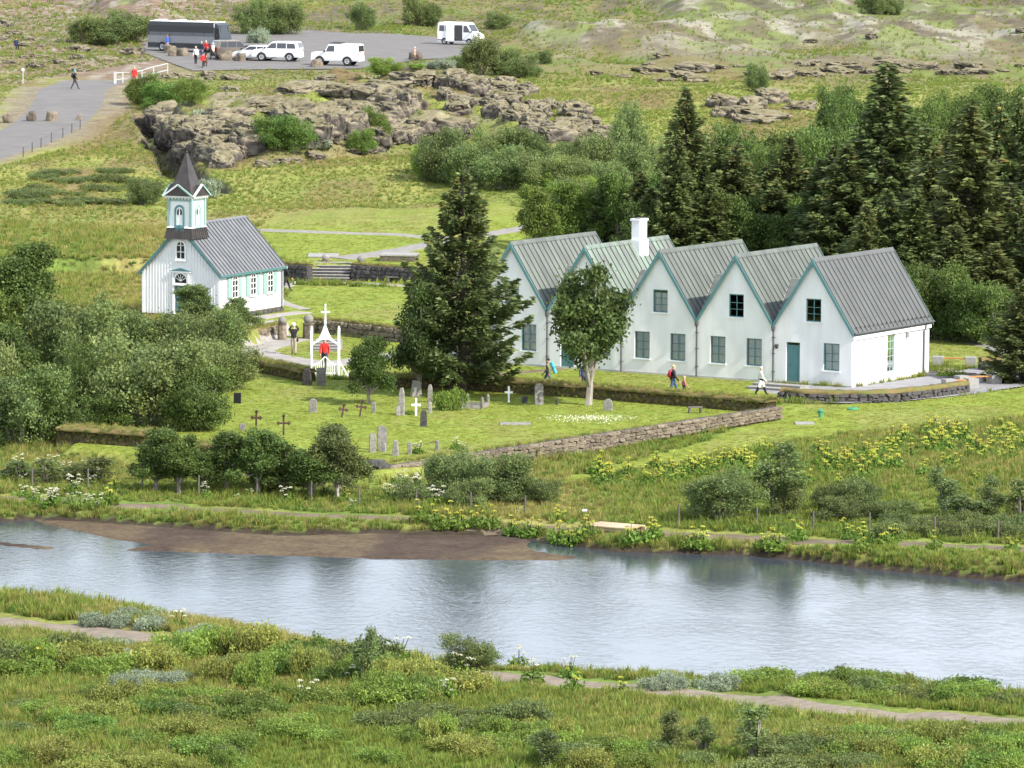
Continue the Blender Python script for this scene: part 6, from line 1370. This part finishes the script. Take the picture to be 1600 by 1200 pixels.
m1 = person(at(459, 554, .02), PI, 1.8, (.02, .02, .022), (.42, .36, .27), (.5, .45, .4), 'man in black top and beige trousers raising a camera', 'camera')
R = empty('camera_held', m1.location + Vector((.0, .28, 1.75)), PI, 'pale camera held up by the man in black top', 'camera'); MB().box(-.09, .09, -.05, .05, -.06, .08).build('camera_body', WPAINT, R); MB().tube([(0, -.05, 0), (0, -.15, 0)], [.05, .055], 10).build('lens', DARKMETAL, R)
R = empty('shoulder_bag', m1.location + Vector((.2, .02, .85)), 0, 'small dark bag at the hip of the photographing man', 'bag'); MB().box(-.07, .07, -.1, .1, -.1, .1).build('pouch', cloth((.03, .03, .03)), R, bevel=.02); MB().tube([(0, 0, .1), (-.12, -.1, .35), (-.3, 0, .6)], .012, 5).build('strap', cloth((.03, .03, .03)), R)
person(at(507, 577, .02), 0, 1.78, (.62, .03, .025), (.03, .035, .05), (.4, .3, .18), 'person in red jacket walking behind the white lychgate', 'walk')
o = person(at(508, 571, .02), .1, 1.0, (.02, .02, .025), (.03, .03, .04), (.05, .04, .03), 'small dark clad child right behind the red jacket person', 'stand') if False else None
person(at(447, 455, .82), PI / 2 + .3, 1.75, (.02, .02, .022), (.025, .025, .028), (.1, .06, .04), 'man in dark suit walking round the church corner', 'walk')
for a, b, c, h_, t in [(252, 494, (.12, .08, .07), (.06, .03, .02), 'visitor in brown top before the church door left side'), (272, 495, (.14, .11, .11), (.3, .25, .22), 'visitor in dull jacket beside the church door'), (285, 494, (.02, .22, .5), (.1, .07, .05), 'visitor in bright blue jacket at the church door'), (317, 501, (.02, .12, .45), (.1, .07, .05), 'visitor in dark blue jacket right of the church door')]:
    person(at(a, b, .82), PI, 1.72, c, (.05, .05, .07), h_, t)
person(at(776, 598, .02), .6, 1.65, (.12, .03, .09), (.2, .16, .14), (.03, .02, .02), 'person in purple top behind the turf wall beside the spruce', 'walk')
o = person(at(856, 607, .02), -PI / 2 - .3, 1.7, (.22, .2, .13), (.07, .10, .17), (.05, .03, .02), 'walker in olive jacket and jeans on the house lawn', 'walk'); R = empty('rolled_mat', o.location + Vector((.3, .1, 1.15)), .3, 'cyan rolled mat carried by the walker in olive jacket', 'rolled mat'); MB().tube([(-.12, 0, .3), (.12, 0, -.3)], .1, 12).build('roll', cloth((.08, .5, .62)), R); MB().tube([(-.02, 0, .05), (.02, 0, -.05)], .104, 12).build('band', cloth((.05, .3, .4)), R)
person(at(912, 613, .02), .3, 1.7, (.07, .08, .16), (.03, .03, .05), (.2, .15, .1), 'person in blue grey jacket behind the birch trunk', 'stand')
o = person(at(1052, 619, .02), PI / 2, 1.74, (.02, .02, .025), (.07, .11, .2), (.6, .45, .25), 'fair haired man in dark jacket on the lawn before the house', 'walk'); backpack(o, 1.74, (.4, .03, .04), 'red backpack worn by the fair haired man')
person(at(1069, 619, .02), PI / 2, 1.12, (.6, .2, .22), (.04, .03, .04), (.7, .55, .3), 'small child in pink jacket beside the man with red backpack', 'walk')
person(at(1189, 617, .06), PI / 2, 1.58, (.75, .74, .7), (.02, .02, .022), (.6, .56, .5), 'woman in long white coat by the house steps', 'walk', True)
o = person(G(117, 140), PI / 2, 1.8, (.02, .025, .03), (.06, .06, .07), (.1, .45, .5), 'walker in dark clothes and cyan hat on the road', 'walk', hat=(.1, .5, .55)); backpack(o, 1.8, (.02, .03, .03), 'black backpack of the walker on the road')
person(at(210, 133, 5.2), 0, 1.7, (.65, .03, .03), (.5, .03, .03), (.5, .4, .25), 'person in red behind the bridge railing')
person(G(25, 78), .5, 1.7, (.02, .03, .08), (.02, .02, .03), (.05, .04, .03), 'person in dark blue sitting on the stony slope', 'sit')
for a, b, tp, lg, hr, lab, ps in [(262, 82, (.05, .12, .5), (.3, .3, .32), (.2, .12, .06), 'person in blue jacket beside the bus', 'stand'), (276, 81, (.6, .03, .03), (.05, .04, .04), (.3, .1, .05), 'person in red jacket beside the bus middle', 'stand'), (306, 99, (.75, .74, .72), (.03, .03, .03), (.5, .45, .4), 'person in white top and black trousers at the car park edge', 'stand'),
        (315, 92, (.03, .04, .06), (.1, .15, .3), (.4, .38, .35), 'person in dark jacket and jeans in the bus group', 'stand'), (322, 91, (.6, .03, .03), (.03, .03, .03), (.6, .5, .4), 'person in red jacket in the middle of the bus group', 'walk'), (333, 94, (.62, .55, .42), (.03, .03, .03), (.6, .58, .55), 'person in cream jacket by the bus door', 'walk'), (341, 90, (.55, .03, .03), (.05, .05, .06), (.4, .1, .06), 'person in red cap behind the brown car', 'stand'),
        (317, 102, (.6, .03, .03), (.03, .03, .03), (.06, .04, .03), 'person in red jacket crouching at the car park edge', 'crouch'), (323, 104, (.15, .09, .06), (.06, .05, .04), (.2, .1, .06), 'person in brown jacket crouching beside the red one', 'crouch'), (648, 94, (.45, .3, .25), (.1, .06, .05), (.6, .5, .4), 'person sitting on a boulder near the van', 'sit')]:
    q_ = GZ(a, b, 5.7); q_.z = h1(q_.x, q_.y) + .07; person(q_, random.uniform(0, 6.28), 1.75, tp, lg, hr, lab, ps)

# ------------------------------------------------------------------ vehicles
PAINTW = mat('white car paint', (.80, .80, .79), None, rough=.25, spec=.6); PAINTB = mat('brown car paint', (.10, .08, .065), None, rough=.25, spec=.6); PAINTS = mat('silver paint', (.22, .23, .245), None, rough=.3, metal=.3); PAINTD = mat('dark bus paint', (.03, .035, .04), None, rough=.25)
VGL = mat('tinted glass', (.02, .024, .028), None, rough=.06, spec=.7); TYRE = mat('tyre', (.02, .02, .02), None, rough=.9); RIM = mat('rim', (.45, .45, .46), None, rough=.35, metal=.6); LAMP = mat('lamp glass', (.7, .7, .68), None, rough=.1); TAIL = mat('tail lamp', (.5, .02, .02), None, rough=.2); BUMP = mat('dark plastic', (.035, .035, .035), None, rough=.7)
def vehicle(name, p, rz, Wd, belt, taper, outline, wins, shields, wheels, wr, paint, label, cat, z0=.32, two=None, extras=None, cladding=True):
    """outline: (x, z) roof line from rear to front; wins: side glass polygons in (x, z); shields: outline index pairs that carry glass"""
    R = empty(name, p, rz, label, cat); zt = max(z for _, z in outline)
    hw_ = lambda z: Wd / 2 * (1 - taper * max(0, (z - belt) / (zt - belt))) - (.04 if z < z0 + .05 else 0)
    mb = MB(); cols = []
    for x, z in outline:
        zs = [z0, z0 + .16, min(belt, z), z]; cols.append([[(x, s * hw_(q), q) for q in zs] for s in (-1, 1)])
    for a, b in zip(cols[:-1], cols[1:]):
        for s in (0, 1):
            for k in range(3):
                q = [a[s][k], b[s][k], b[s][k + 1], a[s][k + 1]]; mb.add(q if s == 0 else q[::-1], [(0, 1, 2, 3)], 1 if (two and k < 2) else 0)
        mb.add([a[0][3], b[0][3], b[1][3], a[1][3]], [(0, 1, 2, 3)]); mb.add([a[0][0], a[1][0], b[1][0], b[0][0]], [(0, 1, 2, 3)])
    for c, fl in ((cols[0], False), (cols[-1], True)):
        for k in range(3): q = [c[0][k], c[0][k + 1], c[1][k + 1], c[1][k]]; mb.add(q if not fl else q[::-1], [(0, 1, 2, 3)])
    body = mb.build('body', [paint, two or paint], R)
    bm = bmesh.new(); bm.from_mesh(body.data); bmesh.ops.remove_doubles(bm, verts=bm.verts, dist=.002); bmesh.ops.recalc_face_normals(bm, faces=bm.faces); bm.to_mesh(body.data); bm.free()
    bv = body.modifiers.new('bevel', 'BEVEL'); bv.width = .05; bv.segments = 3; bv.limit_method = 'ANGLE'; bv.angle_limit = math.radians(25)
    for poly in wins:
        for s in (-1, 1): fixn(MB().prism([(x, s * (hw_(z) + .004), z) for x, z in poly], (0, s * .012, 0)).build('side_window', VGL, R))
    for i, k in shields:
        (x0, z0_), (x1, z1_) = outline[i], outline[k]; n_ = Vector((-(z1_ - z0_), 0, x1 - x0)).normalized() * .012
        q = [Vector((x0 + (x1 - x0) * t, s * (hw_(z0_ + (z1_ - z0_) * t) - .09), z0_ + (z1_ - z0_) * t)) + n_ * .3 for t, s in ((.1, -1), (.1, 1), (.9, 1), (.9, -1))]
        fixn(MB().prism(q, n_).build('windscreen', VGL, R))
    for x in wheels:
        for s in (-1, 1):
            y = s * (Wd / 2 - .10)
            fixn(MB().prism([(x + (wr + .09) * math.cos(a), s * (Wd / 2 - .02), wr + (wr + .09) * math.sin(a)) for a in [math.pi * k / 10 for k in range(11)]], (0, s * .028, 0)).build('wheel_arch', BUMP, R))
            W_ = empty('wheel', (x, y, wr)); W_.parent = R
            prof = [(wr * .6, -.11), (wr * .93, -.115), (wr, -.08), (wr, .08), (wr * .93, .115), (wr * .6, .11)]
            t_ = MB().lathe(prof, 18).build('tyre', TYRE, W_, True); t_.rotation_euler = (PI / 2, 0, 0); r_ = MB().lathe([(wr * .6, -.10), (wr * .62, .118), (wr * .5, .13), (wr * .2, .10), (.05, .135)], 14).build('rim', RIM, W_); r_.rotation_euler = (PI / 2 * (-1 if s > 0 else 1), 0, 0)
    xf, xr = outline[-1][0], outline[0][0]
    if cladding:
        MB().box(xf - .05, xf + .07, -Wd / 2 + .08, Wd / 2 - .08, z0 - .02, z0 + .22).build('bumper', BUMP if paint != PAINTW else paint, R, bevel=.03); MB().box(xr - .07, xr + .05, -Wd / 2 + .08, Wd / 2 - .08, z0 - .02, z0 + .22).build('bumper', BUMP if paint != PAINTW else paint, R, bevel=.03)
    zl = outline[-1][1]
    for s in (-1, 1):
        MB().box(xf - .03, xf + .04, s * (Wd / 2 - .28) - .16, s * (Wd / 2 - .28) + .16, zl - .30, zl - .10).build('headlight', LAMP, R, bevel=.02); MB().box(xr - .03, xr + .05, s * (Wd / 2 - .16) - .08, s * (Wd / 2 - .16) + .08, belt - .25, belt + .1).build('tail_light', TAIL, R)
        MB().box(outline[-3][0] - .1, outline[-3][0] + .05, s * (Wd / 2 + .12) - .1, s * (Wd / 2 + .12) + .1, belt + .05, belt + .22).build('mirror', BUMP, R, bevel=.02)
    MB().box(xf + .035, xf + .05, -.45, .45, zl - .30, zl - .12).build('grille', BUMP, R); MB().box(xf + .072, xf + .08, -.26, .26, z0 + .05, z0 + .16).build('number_plate', WPAINT, R)
    return R
def PK(px, py):
    p = GZ(px, py, 5.7); p.z = h1(p.x, p.y) + .07; return p
p = PK(296, 82)
B = vehicle('tour_bus', p, -.50, 2.5, 1.75, .06, [(-5.0, 1.0), (-5.05, 2.6), (-4.9, 3.15), (-4.5, 3.25), (4.3, 3.25), (4.75, 3.0), (5.1, 1.45), (5.15, 1.2)],
    [[(-4.8 + i * 1.55, 1.75), (-4.8 + i * 1.55 + 1.47, 1.75), (-4.8 + i * 1.55 + 1.47, 2.75), (-4.8 + i * 1.55, 2.75)] for i in range(6)], [(5, 6)], (-3.0, 3.2), .48, PAINTD, 'silver and black tour bus parked with door open at the car park', 'bus', .35, PAINTS)
B.scale = (.84, .9, .92)
for s in (-1, 1): MB().box(-5.0, 5.0, s * 1.255 - .006, s * 1.255 + .006, .45, .95).build('dark_band', PAINTD, B)
for s in (-1, 1): MB().box(-4.95, 4.2, s * 1.236 - .012, s * 1.236 + .012, 1.7, 2.82).build('window_band', PAINTD, B)
MB().box(4.35, 4.95, -1.27, -1.25, .5, 2.65).build('open_door', VGL, B)
MB().box(-4.85, 4.35, -1.12, 1.12, 3.2, 3.3).build('roof', PAINTW, B, bevel=.04)
MB().box(4.2, 4.32, -1.2, 1.2, 1.0, 3.2).build('front_pillar', PAINTW, B)
for x in (-4, -1.2, 1.8): MB().box(x - .5, x + .5, -.6, .6, 3.25, 3.42).build('roof_hatch', PAINTW, B, bevel=.05)
for s in (-1, 1): MB().tube([(4.9, s * 1.15, 2.9), (5.25, s * 1.35, 2.8), (5.25, s * 1.35, 2.3)], .05, 6).build('mirror_arm', PAINTD, B)
SUVO = lambda: [(-2.2, .95), (-2.22, 1.15), (-2.0, 1.78), (-1.8, 1.84), (.3, 1.82), (.95, 1.20), (2.05, 1.05), (2.25, .85)]
SUVW = [[(-1.85, 1.18), (-1.1, 1.18), (-1.1, 1.68), (-1.72, 1.68)], [(-1.02, 1.18), (-.15, 1.18), (-.15, 1.7), (-1.02, 1.7)], [(-.07, 1.18), (.82, 1.18), (.32, 1.68), (-.07, 1.7)]]
b1 = vehicle('parked_car', PK(366, 92), .45, 1.82, 1.12, .16, SUVO(), SUVW, [(4, 5), (1, 2)], (-1.35, 1.35), .35, PAINTB, 'brown crossover car with spare wheel parked beside the bus', 'car'); sp_ = MB().lathe([(.34, -.1), (.36, 0), (.3, .1)], 16).build('spare_wheel', TYRE, b1); sp_.location = (-2.3, 0, 1.0); sp_.rotation_euler = (0, PI / 2, 0)
vehicle('parked_car', PK(398, 94), PI - .35, 1.75, 1.0, .2, [(-2.0, .8), (-2.05, 1.0), (-1.5, 1.42), (-1.0, 1.48), (.2, 1.45), (1.0, 1.02), (1.9, .82), (2.1, .65)], [[(-1.4, 1.05), (-.55, 1.05), (-.55, 1.38), (-1.2, 1.35)], [(-.47, 1.05), (.85, 1.05), (.2, 1.38), (-.47, 1.39)]], [(4, 5), (1, 2)], (-1.25, 1.25), .31, PAINTW, 'small white hatchback between brown car and white off-roader', 'car', .25)
vehicle('parked_car', PK(434, 95), PI - .22, 1.88, 1.2, .14, [(-2.35, .95), (-2.38, 1.25), (-2.15, 1.86), (-1.9, 1.92), (.35, 1.9), (1.05, 1.28), (2.2, 1.12), (2.38, .9)], [[(-2.05, 1.26), (-1.15, 1.26), (-1.15, 1.76), (-1.9, 1.74)], [(-1.07, 1.26), (-.15, 1.26), (-.15, 1.78), (-1.07, 1.78)], [(-.07, 1.26), (.92, 1.26), (.4, 1.76), (-.07, 1.78)]], [(4, 5), (1, 2)], (-1.4, 1.4), .40, PAINTW, 'white rounded off-roader parked beside the small hatchback', 'car', .4)
v = vehicle('parked_car', PK(526, 101), PI - .30, 1.78, 1.25, .08, [(-2.5, 1.0), (-2.52, 1.3), (-2.45, 2.0), (-2.3, 2.08), (.55, 2.06), (.95, 1.32), (2.25, 1.26), (2.32, .95)], [[(-.05, 1.36), (.80, 1.36), (.55, 1.9), (-.05, 1.92)]], [(4, 5), (1, 2)], (-1.35, 1.45), .42, PAINTW, 'boxy white off-road wagon with roof rack standing alone', 'car', .45)
rk = MB().box(-.6, .5, -.6, .6, 2.12, 2.16).build('roof_rack', BUMP, v)
for y in (-.62, .62): MB().bar((-.65, y, 2.2), (.55, y, 2.2), .04, .04).build('rail', BUMP, rk)
v = vehicle('minibus_van', PK(720, 73), -.45, 1.95, 1.35, .10, [(-2.6, .95), (-2.65, 1.4), (-2.6, 2.4), (-2.4, 2.5), (1.0, 2.5), (1.3, 2.35), (1.95, 1.4), (2.55, 1.15), (2.65, .8)], [[(-2.4, 1.5), (-1.75, 1.5), (-1.75, 2.15), (-2.4, 2.15)], [(-1.65, 1.5), (-.5, 1.5), (-.5, 2.15), (-1.65, 2.15)], [(.85, 1.42), (1.75, 1.42), (1.25, 2.15), (.85, 2.15)]], [(5, 6), (1, 2)], (-1.7, 1.6), .34, PAINTW, 'tall white minibus van with its side door open', 'van', .3)
v.scale = (.86, .9, .92)
MB().box(-.35, .7, -1.0, -.985, .45, 2.2).build('door_opening', mat('dark interior', (.05, .05, .05)), v); MB().box(-1.5, -.4, -1.06, -1.02, .4, 2.25).build('sliding_door', PAINTW, v, bevel=.03)
for s in (-1, 1): MB().box(-2.6, 2.5, s * .985 - .01, s * .985 + .01, .5, .58).build('trim', BUMP, v)
